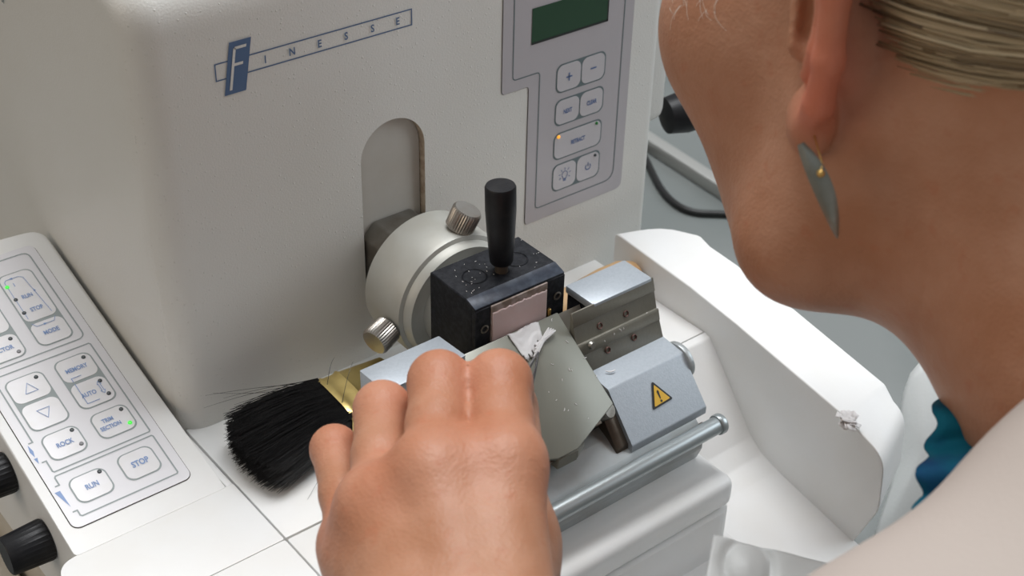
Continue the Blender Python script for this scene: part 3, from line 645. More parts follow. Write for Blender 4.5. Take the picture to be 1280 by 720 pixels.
def stray(a0, w0, h0, a1, w1, h1, sag):
    A = brush_p(a0, w0, h0); B = brush_p(a1, w1, h1); Q = [A.lerp(B, t / 7) + V((0, 0, sag * math.sin(PI * t / 7))) for t in range(8)]; strand(b, Q, .00016)
stray(.0, .010, .006, -.044, .023, .012, .001); stray(.0, .011, .005, -.040, .0245, .010, -.002); stray(.001, .012, .004, -.046, .021, .008, .002); stray(0, .012, .006, -.036, .0235, .006, .001)
stray(.001, .006, .006, .010, .014, .012, .003); stray(0, -.006, .006, .012, .004, .016, .002); stray(0, -.012, .0, -.020, -.029, -.010, .0); stray(0, -.012, .0, -.034, -.031, -.009, .0)
b.build('bristles', M['bristle'], br, recalc=False)['kind'] = 'stuff'

# ================================================================== wax ribbon, shavings, tweezers
b = MB(); NU, NV = 22, 16
def rib(i, j):
    u = i / NU; v = j / NV
    x = -.0080 + .0135 * u + .0012 * math.sin(5 * v + 1) * (u - .3) ; w = -.0010 + .0135 * v * (1 - .25 * u) + .0010 * math.sin(6 * u)
    h = .0005 + .0006 * abs(noise.noise(V((u * 4, v * 4, 2)))) + .0004 * max(0, math.sin(9 * v + 3 * u)) * v
    p = gp(x, max(w, -.0004), h)
    if w < 0: p += V((0, .0006, -.0012))
    return p
vs_ = [rib(i, j) for i in range(NU + 1) for j in range(NV + 1)]
b.add(vs_, [[i * (NV + 1) + j, i * (NV + 1) + j + 1, (i + 1) * (NV + 1) + j + 1, (i + 1) * (NV + 1) + j] for i in range(NU) for j in range(NV) if not (j > NV * (.80 + .2 * math.sin(i * .8) ** 2) )], 0, True)
# rolled tail pointing away from the tweezers
for k in range(4):
    A = gp(-.0035 + .001 * k, .0125 - .0012 * k, .0010); B = gp(.0085 + .0006 * k, .0045 + .0007 * k, .0015); b.tube([A.lerp(B, t / 6) + pnm * .0004 * math.sin(t + k) for t in range(7)], [.0007, .0009, .0009, .0008, .0007, .0006, .0003], 0, 6)
o = b.build('wax_ribbon', M['ribbon'], recalc=False, origin=gp(-.001, .005, 0)); md = o.modifiers.new('s', 'SOLIDIFY'); md.thickness = .00015
tag(o, 'crumpled white wax section lying at the top edge of the guard plate', 'wax section')

tw = empty('tweezers', pt(655, 480, .47), 'fine pointed steel tweezers held in the fingers over the guard plate', 'tweezers')
tip = gp(-.0005, .0110, .0009); hold = pt(648, 512, .468); back = pt(640, 640, .405)
ax = (hold - tip).normalized(); sd = ax.cross(pnm).normalized()
for s_ in (-1, 1):
    Q = []; rr = []
    for t, o_, r in ((0, .0001, .00022), (.15, .0006, .00042), (.35, .0013, .0006), (.6, .0017, .0008), (.85, .0018, .0010), (1, .0020, .0012)):
        Q.append(tip.lerp(hold, t) + sd * s_ * o_); rr.append(r)
    Q.append(hold.lerp(back, .5) + sd * s_ * .003); rr.append(.0015); Q.append(back + sd * s_ * .0006); rr.append(.0012)
    b = MB(); b.tube(Q, rr, 0, 10); b.build('prong', M['tweezer'], tw)

def flake(p, nrm, L_, wd, ang, label, grp, name='wax_shaving'):
    nrm = V(nrm).normalized(); a = nrm.orthogonal().normalized(); a = Matrix.Rotation(ang, 3, nrm) @ a; c_ = nrm.cross(a)
    k = MB(); Q = [V(p) + a * L_ * (t - .5) + c_ * .15 * L_ * math.sin(t * 3) + nrm * (wd * .35 + .2 * L_ * abs(t - .5) ** 2) for t in (0, .25, .5, .75, 1)]
    k.tube(Q, [wd * .25, wd * .5, wd * .55, wd * .45, wd * .2], 0, 5)
    tag(k.build(name, M['flake'], origin=p), label, 'wax shaving', grp)
lab = {'guard': 'tiny white wax shaving lying on the grey-green guard plate', 'press': 'tiny white wax shaving on the olive brown pressure plate', 'clamp': 'tiny white wax shaving on top of the black clamp block', 'tray': 'tiny white wax shaving on the white machine deck'}
GL = [(709, 427), (712, 462), (703, 475), (686, 490), (720, 505), (710, 513), (735, 523), (705, 512), (695, 500), (731, 447), (690, 455), (715, 463), (745, 470), (690, 400)]
def ray_pl(px, py, p0, nn):
    d = pt(px, py, 1) - CAMP; nn = V(nn); return CAMP + d * ((V(p0) - CAMP).dot(nn) / d.dot(nn))
for i, (x, y) in enumerate(GL):
    flake(ray_pl(x, y, PT, pnm), pnm, rnd.uniform(.0005, .0015), .00028, rnd.uniform(0, 3), lab['guard'], 'wax shavings on the guard plate')
for i in range(34):
    p = V((rnd.uniform(-.020, .021), rnd.uniform(-.0735, -.053), .0731)); flake(p, (0, 0, 1), rnd.uniform(.0003, .0009), .0002, rnd.uniform(0, 3), lab['clamp'], 'wax shavings on the clamp block')
flake((.0272, -.1035, .0352), (0, -.1, 1), .0042, .0007, 1.9, 'white wax splinter lying on the edge of the aluminium warning cover', None)
for x_, z_ in ((.0375, .0455), (.0382, .0448), (.052, .0472), (.0295, .0435), (.0345, .0447), (.0395, .0452)):
    flake((x_, -.0965 + (.046 - z_) * -.1, z_ + .0012), (0, -.9, .4), .0008, .0003, rnd.uniform(0, 3), lab['press'], 'wax shavings on the pressure plate')
b = MB()   # crumpled scrap on the rim
sp = pt(1060, 528, .60); sp = ray_pl(1060, 528, (.13, -.155, .0045), (0, -.16, 1))
for k in range(7):
    a = rnd.uniform(0, PI); d_ = V((math.cos(a), math.sin(a), .25)); c_ = V((-d_.y, d_.x, .2)); l = rnd.uniform(.006, .011)
    vs_ = [sp + d_ * l * (i / 5 - .5) + c_ * .0036 * (j / 3 - .5) + V((0, 0, .0010 + .0016 * noise.noise(V((i * .9, j * .9, k))))) for i in range(6) for j in range(4)]
    b.add(vs_, [[i * 4 + j, i * 4 + j + 1, (i + 1) * 4 + j + 1, (i + 1) * 4 + j] for i in range(5) for j in range(3)], 0, True)
o = b.build('wax_scrap', M['flake'], recalc=False, origin=sp); md = o.modifiers.new('s', 'SOLIDIFY'); md.thickness = .00025
tag(o, 'crumpled white wax scrap on the rim of the waste tray', 'wax scrap')

# ================================================================== background things on the bench
b = MB(); A = ray_pl(815, 178, (0, 0, ZB + .006), (0, 0, 1)); B = ray_pl(905, 236, (0, 0, ZB + .006), (0, 0, 1)); d_ = (B - A).normalized(); sdn = V((d_.y, -d_.x, 0)); A -= d_ * .12; B += d_ * .10
P = [A - sdn * .005, B - sdn * .005, B + sdn * .005, A + sdn * .005]
b.prism([(p.x, p.y) for p in P], xy, ZB, ZB + .010, .0015)
tag(b.build('metal_strip', M['strip'], origin=(A.x, A.y, ZB)), 'pale metal strip lying on the grey bench behind the cabinet', 'metal strip')
b = MB(); pts_ = []
for x, y in ((790, 165), (808, 200), (826, 235), (845, 255), (868, 265), (900, 267), (940, 268), (990, 262)): pts_.append(ray_pl(x, y, (0, 0, ZB + .0026), (0, 0, 1)))
Q = []
for i in range(len(pts_) - 1):
    p0 = pts_[max(i - 1, 0)]; p1 = pts_[i]; p2 = pts_[i + 1]; p3 = pts_[min(i + 2, len(pts_) - 1)]
    for k in range(6):
        t = k / 6; Q.append(.5 * ((2 * p1) + (-p0 + p2) * t + (2 * p0 - 5 * p1 + 4 * p2 - p3) * t * t + (-p0 + 3 * p1 - 3 * p2 + p3) * t ** 3))
b.tube(Q, .0022, 0, 10); tag(b.build('power_cable', M['cable'], origin=pts_[3]), 'black cable curving over the grey bench behind the tray rim', 'cable')
# frosted plastic sheet standing beside the rim
def sheet(name, P, off, label, cat, m_):
    """rounded tongue of plastic: P outline at its own distance, gently bent"""
    k = MB(); n = len(P); ctr = sum(P, V((0, 0, 0))) / n
    vs_ = [ctr + off * 1.0]; fs = []
    for r in (.33, .66, .88, 1):
        for p in P: q_ = ctr.lerp(p, r); vs_.append(q_ + off * (1 - r * r))
    for i in range(n): fs.append([0, 1 + i, 1 + (i + 1) % n])
    for k_ in range(3):
        for i in range(n): fs.append([1 + k_ * n + i, 1 + (k_ + 1) * n + i, 1 + (k_ + 1) * n + (i + 1) % n, 1 + k_ * n + (i + 1) % n])
    k.add(vs_, fs, 0, True); o = k.build(name, M[m_], recalc=True, origin=ctr); md = o.modifiers.new('s', 'SOLIDIFY'); md.thickness = .0010
    return tag(o, label, cat)
P = [pt(x, y, d) for x, y, d in ((1122, 560, .66), (1124, 520, .66), (1129, 490, .66), (1138, 466, .66), (1150, 452, .66), (1166, 447, .66), (1182, 452, .66), (1192, 470, .66), (1200, 520, .66), (1210, 580, .66), (1200, 660, .66), (1150, 720, .66), (1085, 720, .66), (1095, 660, .66), (1112, 610, .66))]
sheet('plastic_guard', P, V((-.006, -.006, .004)), 'frosted plastic guard with a rounded top standing between tray rim and cream coat', 'plastic guard', 'frost')
b = MB()
def blob_sheet(fnp, nu, nv, mi=0): b.add([fnp(i / nu, j / nv) for i in range(nu + 1) for j in range(nv + 1)], [[i * (nv + 1) + j, i * (nv + 1) + j + 1, (i + 1) * (nv + 1) + j + 1, (i + 1) * (nv + 1) + j] for i in range(nu) for j in range(nv)], mi, True)
G0 = pt(892, 668, .42); G1 = pt(1045, 706, .42); G2 = pt(868, 800, .40); G3 = pt(1050, 830, .40)
def gf(u, v):
    p = G0.lerp(G1, u).lerp(G2.lerp(G3, u), v); up = V((-.3, -.3, .8))
    r = math.hypot((u - .30) * 1.3, (v - .22) * 1.0); lump = .002 * math.exp(-(r / .13) ** 2) - .0015 * math.exp(-((r - .24) / .05) ** 2)
    return p + up * (lump + .0012 * noise.noise(V((u * 3, v * 3, 5))))
blob_sheet(gf, 40, 40); o = b.build('plastic_bag', M['frost'], recalc=False, origin=G0); md = o.modifiers.new('s', 'SOLIDIFY'); md.thickness = .0008
tag(o, 'crumpled translucent plastic bag in front of the white pedestal', 'plastic bag')

# ================================================================== person: one continuous body from a signed distance field
class SDF:
    def __init__(s, lo, hi, h):
        s.lo = np.array(lo, np.float32); s.h = h; s.n = np.ceil((np.array(hi) - s.lo) / h).astype(int) + 1
        s.d = np.full(tuple(s.n), .05, np.float32)
    def like(s):
        q = SDF.__new__(SDF); q.lo = s.lo; q.h = s.h; q.n = s.n; q.d = np.full(tuple(s.n), .05, np.float32); return q
    def win(s, lo, hi, m_):
        a = np.clip(np.floor((np.array(lo) - m_ - s.lo) / s.h).astype(int), 0, s.n); b = np.clip(np.ceil((np.array(hi) + m_ - s.lo) / s.h).astype(int) + 1, 0, s.n)
        if (b <= a).any(): return None, None
        g = [s.lo[i] + s.h * np.arange(a[i], b[i], dtype=np.float32) for i in range(3)]
        return tuple(slice(a[i], b[i]) for i in range(3)), (g[0][:, None, None], g[1][None, :, None], g[2][None, None, :])
    def put(s, sl, dd, k, sub=False):
        o = s.d[sl]
        if sub:
            dd = -dd; hh = np.maximum(k - np.abs(o - dd), 0) / k; s.d[sl] = np.maximum(o, dd) + hh * hh * k / 4
        else:
            hh = np.maximum(k - np.abs(o - dd), 0) / k; s.d[sl] = np.minimum(o, dd) - hh * hh * k / 4
    def cap(s, a, b, ra, rb, k=.004, sub=False):
        a = np.array(a, float); b = np.array(b, float); R = max(ra, rb)
        sl, g = s.win(np.minimum(a, b) - R, np.maximum(a, b) + R, k + .004)
        if sl is None: return
        ab = b - a; L2 = float(ab @ ab) + 1e-12; L_ = math.sqrt(L2)
        t = ((g[0] - a[0]) * ab[0] + (g[1] - a[1]) * ab[1] + (g[2] - a[2]) * ab[2]) / L2
        q2 = np.sqrt(np.maximum((g[0] - a[0]) ** 2 + (g[1] - a[1]) ** 2 + (g[2] - a[2]) ** 2 - t * t * L2, 0))
        t = np.clip(t - q2 * (rb - ra) / L2 * -1 * -1 * 0 , 0, 1)
        dd = np.sqrt((g[0] - a[0] - ab[0] * t) ** 2 + (g[1] - a[1] - ab[1] * t) ** 2 + (g[2] - a[2] - ab[2] * t) ** 2) - (ra + (rb - ra) * t)
        s.put(sl, dd.astype(np.float32), k, sub)
    def ell(s, c, r, ax=None, k=.006, sub=False):
        c = np.array(c, float); r = np.array(r, float); A = np.array(ax if ax is not None else np.eye(3), float)
        ext = np.sqrt(((A * r[:, None]) ** 2).sum(0))
        sl, g = s.win(c - ext, c + ext, k + .004)
        if sl is None: return
        q = [(g[0] - c[0]) * A[i][0] + (g[1] - c[1]) * A[i][1] + (g[2] - c[2]) * A[i][2] for i in range(3)]
        k0 = np.sqrt(sum((q[i] / r[i]) ** 2 for i in range(3))) + 1e-9; k1 = np.sqrt(sum((q[i] / r[i] ** 2) ** 2 for i in range(3))) + 1e-9
        s.put(sl, (k0 * (k0 - 1) / k1).astype(np.float32), k, sub)
    def mesh(s):
        d = s.d; ins = d < 0
        cell = np.zeros(tuple(s.n - 1), np.int8)
        for i in (0, 1):
            for j in (0, 1):
                for k in (0, 1): cell += ins[i:s.n[0] - 1 + i, j:s.n[1] - 1 + j, k:s.n[2] - 1 + k]
        act = np.argwhere((cell > 0) & (cell < 8)); idx = np.full(cell.shape, -1, np.int32); idx[tuple(act.T)] = np.arange(len(act))
        cs = [(i, j, k) for i in (0, 1) for j in (0, 1) for k in (0, 1)]; acc = np.zeros((len(act), 3)); cnt = np.zeros(len(act))
        val = {c_: d[act[:, 0] + c_[0], act[:, 1] + c_[1], act[:, 2] + c_[2]] for c_ in cs}
        for a in cs:
            for ax_ in range(3):
                if a[ax_]: continue
                b_ = list(a); b_[ax_] = 1; b_ = tuple(b_); va, vb = val[a], val[b_]; m_ = (va < 0) != (vb < 0); t = np.where(m_, va / np.where(m_, va - vb, 1), 0)
                p = np.array(a, float)[None, :].repeat(len(act), 0); p[:, ax_] += t; acc += p * m_[:, None]; cnt += m_
        vv = s.lo + s.h * (act + acc / cnt[:, None]); F = []
        for ax_ in range(3):
            o1, o2 = (ax_ + 1) % 3, (ax_ + 2) % 3
            A_ = [slice(None)] * 3; B_ = [slice(None)] * 3; A_[ax_] = slice(0, -1); B_[ax_] = slice(1, None)
            ch = np.argwhere(ins[tuple(A_)] != ins[tuple(B_)]); ch = ch[(ch[:, o1] > 0) & (ch[:, o2] > 0) & (ch[:, o1] < s.n[o1] - 1) & (ch[:, o2] < s.n[o2] - 1)]
            q = []
            for u, w in ((1, 1), (0, 1), (0, 0), (1, 0)):
                e = ch.copy(); e[:, o1] -= u; e[:, o2] -= w; q.append(idx[tuple(e.T)])
            q = np.stack(q, 1); fl = ins[tuple(ch.T)]; q[~fl] = q[~fl][:, ::-1]; F.append(q)
        F = np.concatenate(F); F = F[(F >= 0).all(1)]
        return vv, F
def sdf_obj(name, s, m_, parent, smooth=2):
    vv, F = s.mesh(); me = bpy.data.meshes.new(name)
    pl = np.array(wl(parent)) if parent else np.zeros(3)
    if smooth:   # light Taubin smoothing
        E = np.concatenate([F[:, [0, 1]], F[:, [1, 2]], F[:, [2, 3]], F[:, [3, 0]]]); deg = np.bincount(E.ravel(), minlength=len(vv))
        for it in range(smooth):
            for lam in (.5, -.52):
                ac = np.zeros_like(vv)
                for ax_ in range(3): ac[:, ax_] = np.bincount(E[:, 0], vv[E[:, 1], ax_], len(vv)) + np.bincount(E[:, 1], vv[E[:, 0], ax_], len(vv))
                vv = vv + lam * (ac / np.maximum(deg, 1)[:, None] - vv)
    vv0 = vv.copy(); vv = vv - pl
    me.vertices.add(len(vv)); me.vertices.foreach_set('co', vv.astype(np.float32).ravel())
    me.loops.add(F.size); me.loops.foreach_set('vertex_index', F.astype(np.int32).ravel()); me.polygons.add(len(F))
    me.polygons.foreach_set('loop_start', (np.arange(len(F)) * 4).astype(np.int32)); me.polygons.foreach_set('use_smooth', np.ones(len(F), bool)); me.update(calc_edges=True); me.validate()
    me.materials.append(m_); o = bpy.data.objects.new(name, me); COL.objects.link(o)
    if parent: o.parent = parent
    return o, vv0

# head frame: F forward, U up, L her left; origin between the ears
def cw(a, b, c): return pt(640 + FPX * a / 1, 360 + FPX * b / 1, 1) * 0 + V(tuple(CAMR[0][k] * a + CAMR[1][k] * b + CAMR[2][k] * c for k in range(3)))
Fh = cw(-.53, -.20, .82).normalized(); Uh = cw(.0, -1, -.2); Uh = (Uh - Fh * Uh.dot(Fh)).normalized(); Lh = Uh.cross(Fh).normalized()
HC = pt(1030, 22, .385) - Lh * .070
AX = [list(Fh), list(Lh), list(Uh)]
def hp(f, l, u): return HC + Fh * f + Lh * l + Uh * u
H = .00135
bodylo = (-.32, -.46, -.08); bodyhi = (.20, -.075, .30)
S = SDF(bodylo, bodyhi, H)
# skull and face
S.ell(hp(-.012, 0, .040), (.094, .074, .082), AX, .02)
S.ell(hp(.035, 0, -.010), (.055, .062, .075), AX, .03)
S.ell(hp(.038, 0, -.050), (.038, .044, .044), AX, .02)
for s_ in (-1, 1):
    S.cap(hp(.004, s_ * .054, -.030), hp(.022, s_ * .050, -.066), .013, .015, .02)
    S.cap(hp(.022, s_ * .050, -.066), hp(.060, s_ * .012, -.078), .015, .014, .025)
    S.ell(hp(.056, s_ * .051, -.006), (.029, .022, .030), AX, .02)
    S.ell(hp(.042, s_ * .036, -.040), (.026, .020, .027), AX, .02)
    S.cap(hp(.082, s_ * .018, .022), hp(.070, s_ * .045, .018), .008, .007, .012)      # brow
    S.ell(hp(.093, s_ * .031, .002), (.012, .013, .010), AX, .010, True)              # eye socket
    S.cap(hp(.100, s_ * .008, -.036), hp(.094, s_ * .014, -.036), .006, .005, .006)   # nostril wing
S.ell(hp(.067, 0, -.080), (.015, .018, .014), AX, .014)                                 # chin
S.cap(hp(.090, 0, .008), hp(.112, 0, -.034), .008, .009, .010)                          # nose
for a_, b_ in (((.082, -.022, -.056), (.092, 0, -.052)), ((.092, 0, -.052), (.082, .022, -.056))): S.cap(hp(*a_), hp(*b_), .0035, .0045, .004)
for a_, b_ in (((.081, -.020, -.061), (.089, 0, -.066)), ((.089, 0, -.066), (.081, .020, -.061))): S.cap(hp(*a_), hp(*b_), .0035, .005, .004)
S.cap(hp(.090, -.018, -.0595), hp(.090, .018, -.0595), .0022, .0022, .003, True)
# neck and upper body
NB = V((.006, -.354, .135)); NBx = pt(1640, 800, .37)
S.cap(hp(-.010, 0, -.030), NBx, .056, .056, .03)
S.cap(hp(-.045, 0, .0), NBx + V((.02, -.02, 0)), .045, .052, .03)
SHL = V((-.085, -.335, .085)); ELB = V((-.262, -.385, -.035)); WR = pt(566, 880, .372)
S.cap(NBx, SHL, .040, .036, .03); S.cap(NBx, V((.13, -.41, .03)), .045, .05, .03); S.cap(SHL, ELB, .036, .030, .03)
S.cap(V((.0, -.42, .06)), V((.02, -.45, -.06)), .07, .08, .03)
S.cap(ELB, ELB.lerp(WR, .45), .030, .029, .02); S.cap(ELB.lerp(WR, .45), WR, .029, .021, .02)
# ears (left one towards the camera)
def ear(s_):
    D = S.like() if False else S
    def ep(f, o_, u): # ear plane flares out backwards
        return hp(f * .90 + .002, s_ * (.0700 + o_ - f * .45), u)
    arc = [(.004, .0015, .004), (.010, .003, .016), (.006, .005, .030), (-.006, .006, .038), (-.018, .006, .035), (-.026, .006, .024), (-.027, .006, .008), (-.022, .005, -.010), (-.014, .004, -.022), (-.004, .003, -.030)]
    S.cap(ep(-.010, -.004, .020), ep(-.008, -.006, -.012), .010, .009, .006)
    for i in range(len(arc) - 1): S.cap(ep(*arc[i]), ep(*arc[i + 1]), .0040, .0040, .0025)
    an = [(-.004, .003, .026), (-.014, .004, .020), (-.018, .004, .006), (-.014, .004, -.008), (-.006, .004, -.014)]
    for i in range(len(an) - 1): S.cap(ep(*an[i]), ep(*an[i + 1]), .0034, .0036, .0025)
    S.ell(ep(-.0030, .002, -.028), (.0085, .0045, .0100), AX, .004)
    S.cap(ep(.006, .002, .002), ep(.004, .004, -.008), .0045, .0040, .004)    # tragus
    S.cap(ep(-.004, .0065, .010), ep(-.001, .006, -.010), .0066, .0056, .002, True); S.cap(ep(.000, .002, .008), ep(.001, .002, -.004), .0040, .0040, .002, True)   # concha
ear(1); ear(-1)
# ---- left hand
J = dict(
    index=[(630, 582, .406), (624, 478, .430), (632, 486, .455), (644, 504, .472)],
    middle=[(542, 592, .401), (549, 477, .430), (558, 490, .456), (585, 520, .472)],
    ring=[(472, 636, .405), (478, 512, .442), (490, 528, .464), (520, 560, .474)],
    pinky=[(441, 680, .414), (418, 561, .452), (430, 575, .469), (455, 600, .476)])
RAD = dict(index=(.0104, .0095, .0084, .0072), middle=(.0102, .0090, .0082, .0072), ring=(.0098, .0085, .0077, .0068), pinky=(.0088, .0072, .0065, .0058))
MC = dict(index=(634, 800, .372), middle=(598, 815, .366), ring=(540, 812, .368), pinky=(516, 800, .378))
HND = S.like(); FNG = S.like()
names = ['index', 'middle', 'ring', 'pinky']
for nme in names:
    a = pt(*J[nme][0]); HND.cap(a, pt(*MC[nme]), RAD[nme][0] * 1.06, .0118 if nme == 'pinky' else .0132, .010)
for a_, b_ in (('index', 'middle'), ('middle', 'ring'), ('ring', 'pinky')):
    HND.cap(pt(*J[a_][0]).lerp(pt(*J[b_][0]), .5) + V((-.0045, -.0065, -.006)), pt(*MC[a_]).lerp(pt(*MC[b_]), .5), .0095, .0135, .012)
cent = pt(565, 700, .425); HND.ell(cent, (.030, .030, .014), None, .010)                # palm pad
HND.cap(pt(560, 650, .428), WR + V((0, 0, -.004)), .017, .019, .012)
HND.cap(pt(610, 815, .370), WR, .016, .020, .012); HND.cap(pt(510, 815, .372), WR, .015, .020, .012)
for nme in names:
    f1 = S.like(); P = [pt(*p) for p in J[nme]]; r = RAD[nme]
    f1.cap(P[0], P[0].lerp(P[1], .5), r[0] * .90, r[1] * .97, .003); f1.cap(P[0].lerp(P[1], .5), P[1], r[1] * .97, r[1] * 1.03, .003)
    f1.cap(P[1], P[2], r[1], r[2], .003); f1.cap(P[2], P[3], r[2], r[3], .003)
    lo_, hi_ = np.min([list(p) for p in P], 0) - .02, np.max([list(p) for p in P], 0) + .02
    sl, g = S.win(lo_, hi_, 0); FNG.put(sl, f1.d[sl], .0030); del f1
# thumb leaves the side of the palm and meets the index finger round the tweezers
T = [pt(622, 790, .392), pt(640, 672, .425), pt(640, 574, .447), pt(643, 520, .468)]
HND.cap(T[0], T[1], .015, .0125, .012)
FNG.cap(T[1], T[2], .0115, .0098, .003); FNG.cap(T[2], T[3], .0102, .0082, .003)
sl, g = S.win((-.16, -.24, .02), (-.01, -.08, .13), 0)
h2 = HND.d[sl]; f2 = FNG.d[sl]; k_ = .0060; hh = np.maximum(k_ - np.abs(h2 - f2), 0) / k_; HND.d[sl] = np.minimum(h2, f2) - hh * hh * k_ / 4
for nme in ('index', 'middle', 'ring'):    # extensor tendons under the skin
    a = pt(J[nme][0][0], J[nme][0][1] + 6, J[nme][0][2] - .0085); c_ = pt(*MC[nme]); c_ = c_ + (CAMP - c_).normalized() * .0115; HND.cap(a, a.lerp(c_, .75), .0024, .0012, .010)
for nme, rr in (('index', .0105), ('middle', .0105), ('ring', .0100)):    # knuckle heads stand proud
    HND.ell(pt(J[nme][0][0] - 2, J[nme][0][1] - 4, J[nme][0][2] - .0035), (rr * .78,) * 3, None, .012)
hh = np.maximum(.012 - np.abs(S.d - HND.d), 0) / .012; S.d = np.minimum(S.d, HND.d) - hh * hh * .012 / 4
del HND, FNG, hh
per = empty('person', (.02, -.42, ZB), 'person in cream coat with silver earring bending over the machine, tweezers in left hand', 'person')
body, bv = sdf_obj('body', S, M['skin'], per, 3)
body.location = V((0, 0, 0))
fl = np.zeros(len(bv))
for nme in names:
    for j_, amp, rad in ((0, .50, .013), (1, .45, .010)):
        c_ = np.array(pt(*J[nme][j_])); dd = np.linalg.norm(bv - c_, axis=1); fl += .4 * amp * np.exp(-(np.maximum(dd - .006, 0) / rad) ** 2)
for c_ in (hp(-.022, .088, .012), hp(-.024, .087, .028), hp(-.018, .084, -.008), hp(-.010, .080, -.022)):
    dd = np.linalg.norm(bv - np.array(c_), axis=1); fl += .85 * np.exp(-(dd / .0115) ** 2)  # ear: light shining through from behind, put into the skin colour
at = body.data.attributes.new('flush_and_backlight', 'FLOAT', 'POINT'); at.data.foreach_set('value', np.clip(fl, 0, .9).astype(np.float32))
del S
for s_ in (-1, 1):
    b = MB(); bb = bmesh.new(); bmesh.ops.create_uvsphere(bb, u_segments=20, v_segments=12, radius=.0112); b.bm(bb, 0, True, Matrix.Translation(hp(.0755, s_ * .030, .001)))
    b.lathe([(.0055, .0098), (.0030, .0110), (.0005, .0114)], hp(.0755, s_ * .030, .001), Fh, 1, 20); b.build('eye', [M['eye'], M['iris']], per)

# ---- hair: cap of combed locks drawn back from the ear to a bun
def scalp(az, el, r=1.0):  # az 0 = forward, 90 = her left; el up
    a, e = R_(az), R_(el); return hp(-.012 + .0955 * r * math.cos(e) * math.cos(a), .0758 * r * math.cos(e) * math.sin(a), .040 + .0840 * r * math.sin(e))
BUN = hp(-.108, 0, .008)
b = MB(); lockv = []
def hair_lock(P, r, val, n=4, flatk=1):
    n0 = len(b.v); k = len(P) - 1; b.tube(P, [r * (.55 + .45 * math.sin(PI * min(1, .15 + i / k))) for i in range(k + 1)], 0, n); lockv.extend([val] * (len(b.v) - n0))
rh = random.Random(11)
def slerp_path(a0, e0, r0, steps=9):
    """from a hairline point, over the skull, to the bun"""
    s0 = scalp(a0, e0); c_ = hp(-.012, 0, .040); out = []
    for i in range(steps + 1):
        t = i / steps; p = s0.lerp(BUN, t); q_ = p - c_
        f, l, u = q_.dot(Fh), q_.dot(Lh), q_.dot(Uh); nn = math.sqrt((f / .0955) ** 2 + (l / .0758) ** 2 + (u / .084) ** 2)
        k = 1 / nn * r0 if nn < 1.12 * r0 or t < .75 else 1
        out.append(c_ + q_ * (k * (1 + .035 * math.sin(PI * t))))
    return out
hl = []   # hairline: forehead, temple, above ear, behind ear, nape
for a_, e_ in ((0, 38), (25, 34), (50, 24), (72, 6), (84, -2), (90, -4), (97, -30), (103, -46), (110, -56), (122, -62), (145, -64), (165, -68), (180, -70)):
    hl.append((a_, e_))
hl = hl + [(360 - a_, e_) for a_, e_ in hl[-2::-1][:-1]]
for i in range(5600):
    t = rh.uniform(0, len(hl)); k = int(t) % len(hl); a0, e0 = hl[k]; a1, e1 = hl[(k + 1) % len(hl)]; a1 = a1 + (360 if a1 < a0 - 180 else 0); fr = t - int(t)
    az = a0 + (a1 - a0) * fr + rh.gauss(0, 2.0); el = e0 + (e1 - e0) * fr + abs(rh.gauss(0, 7.5)) - 1; rr = rh.uniform(1.015, 1.06)
    cl = noise.noise(V((az * .11, el * .11, 4))) * .5 + .5; P = slerp_path(az, el, rr)
    P = [p + V((noise.noise(p * 30 + V((i % 9, 0, 0))), noise.noise(p * 30 + V((0, i % 7, 3))), noise.noise(p * 30 + V((1, 2, i % 5))))) * .0015 for p in P]
    hair_lock(P, rh.uniform(.0002, .0006), min(1, max(0, cl + rh.gauss(0, .22))), 3)
for i in range(26):   # pale wisps at the temple
    p = scalp(rh.uniform(46, 62), rh.uniform(-14, 6), 1.0); q_ = scalp(rh.uniform(66, 80), rh.uniform(0, 22), 1.05)
    hair_lock([p.lerp(q_, t / 6) + (p - HC).normalized() * (.001 + .006 * math.sin(PI * t / 6)) for t in range(7)], .00022, 1.0, 3)
for i in range(420):   # short fine hairs of the nape, thinning downwards
    az = rh.uniform(104, 160); el = rh.uniform(-80, -50) if az > 120 else rh.uniform(-66, -38); P = slerp_path(az, el, rh.uniform(.985, 1.03), 8)[:rh.randint(4, 7)]
    hair_lock([p + V((noise.noise(p * 60), noise.noise(p * 60 + V((5, 0, 0))), noise.noise(p * 60 + V((0, 5, 0))))) * .003 for p in P], .00016, rh.uniform(.3, .9), 3)
for i in range(70):   # loose wisps below the hairline and over the cheek
    az = rh.choice((rh.uniform(98, 150), rh.uniform(30, 75))); el = rh.uniform(-50, -8) if az > 90 else rh.uniform(-8, 18); p = scalp(az, el, 1.0); q_ = scalp(az + rh.uniform(18, 40), el + rh.uniform(-22, 18), 1.03)
    if az < 90: continue
    P = [p.lerp(q_, t / 6) + (p - HC).normalized() * (.002 + .004 * math.sin(PI * t / 6)) for t in range(7)]; hair_lock(P, .00014, .85, 3)
nb = len(b.v)
for k in range(240):   # coiled bun
    t0 = rh.uniform(0, 6.28); rr = rh.uniform(.012, .032); hh = rh.uniform(-.012, .016); P = [BUN + Fh * (-.010 - hh * .6) + (Lh * math.cos(t0 + s_ * .35) + Uh * math.sin(t0 + s_ * .35)) * (rr + .002 * math.sin(s_)) + Fh * (.028 * (rr / .032) ** 2 - .014) for s_ in range(9)]
    hair_lock(P, rh.uniform(.0012, .0024), min(1, max(0, rh.gauss(.5, .25))), 4)
bb = bmesh.new(); bmesh.ops.create_icosphere(bb, subdivisions=4, radius=1)
def inside_hair(v):
    f, l, u = v.co; a = math.degrees(math.atan2(abs(l), f)); e = math.degrees(math.asin(max(-1, min(1, u)))); 
    for (a0, e0), (a1, e1) in zip(hl[:12], hl[1:13]):
        if a0 <= a <= a1: return e > e0 + (e1 - e0) * (a - a0) / max(1e-6, a1 - a0) + 1
    return True
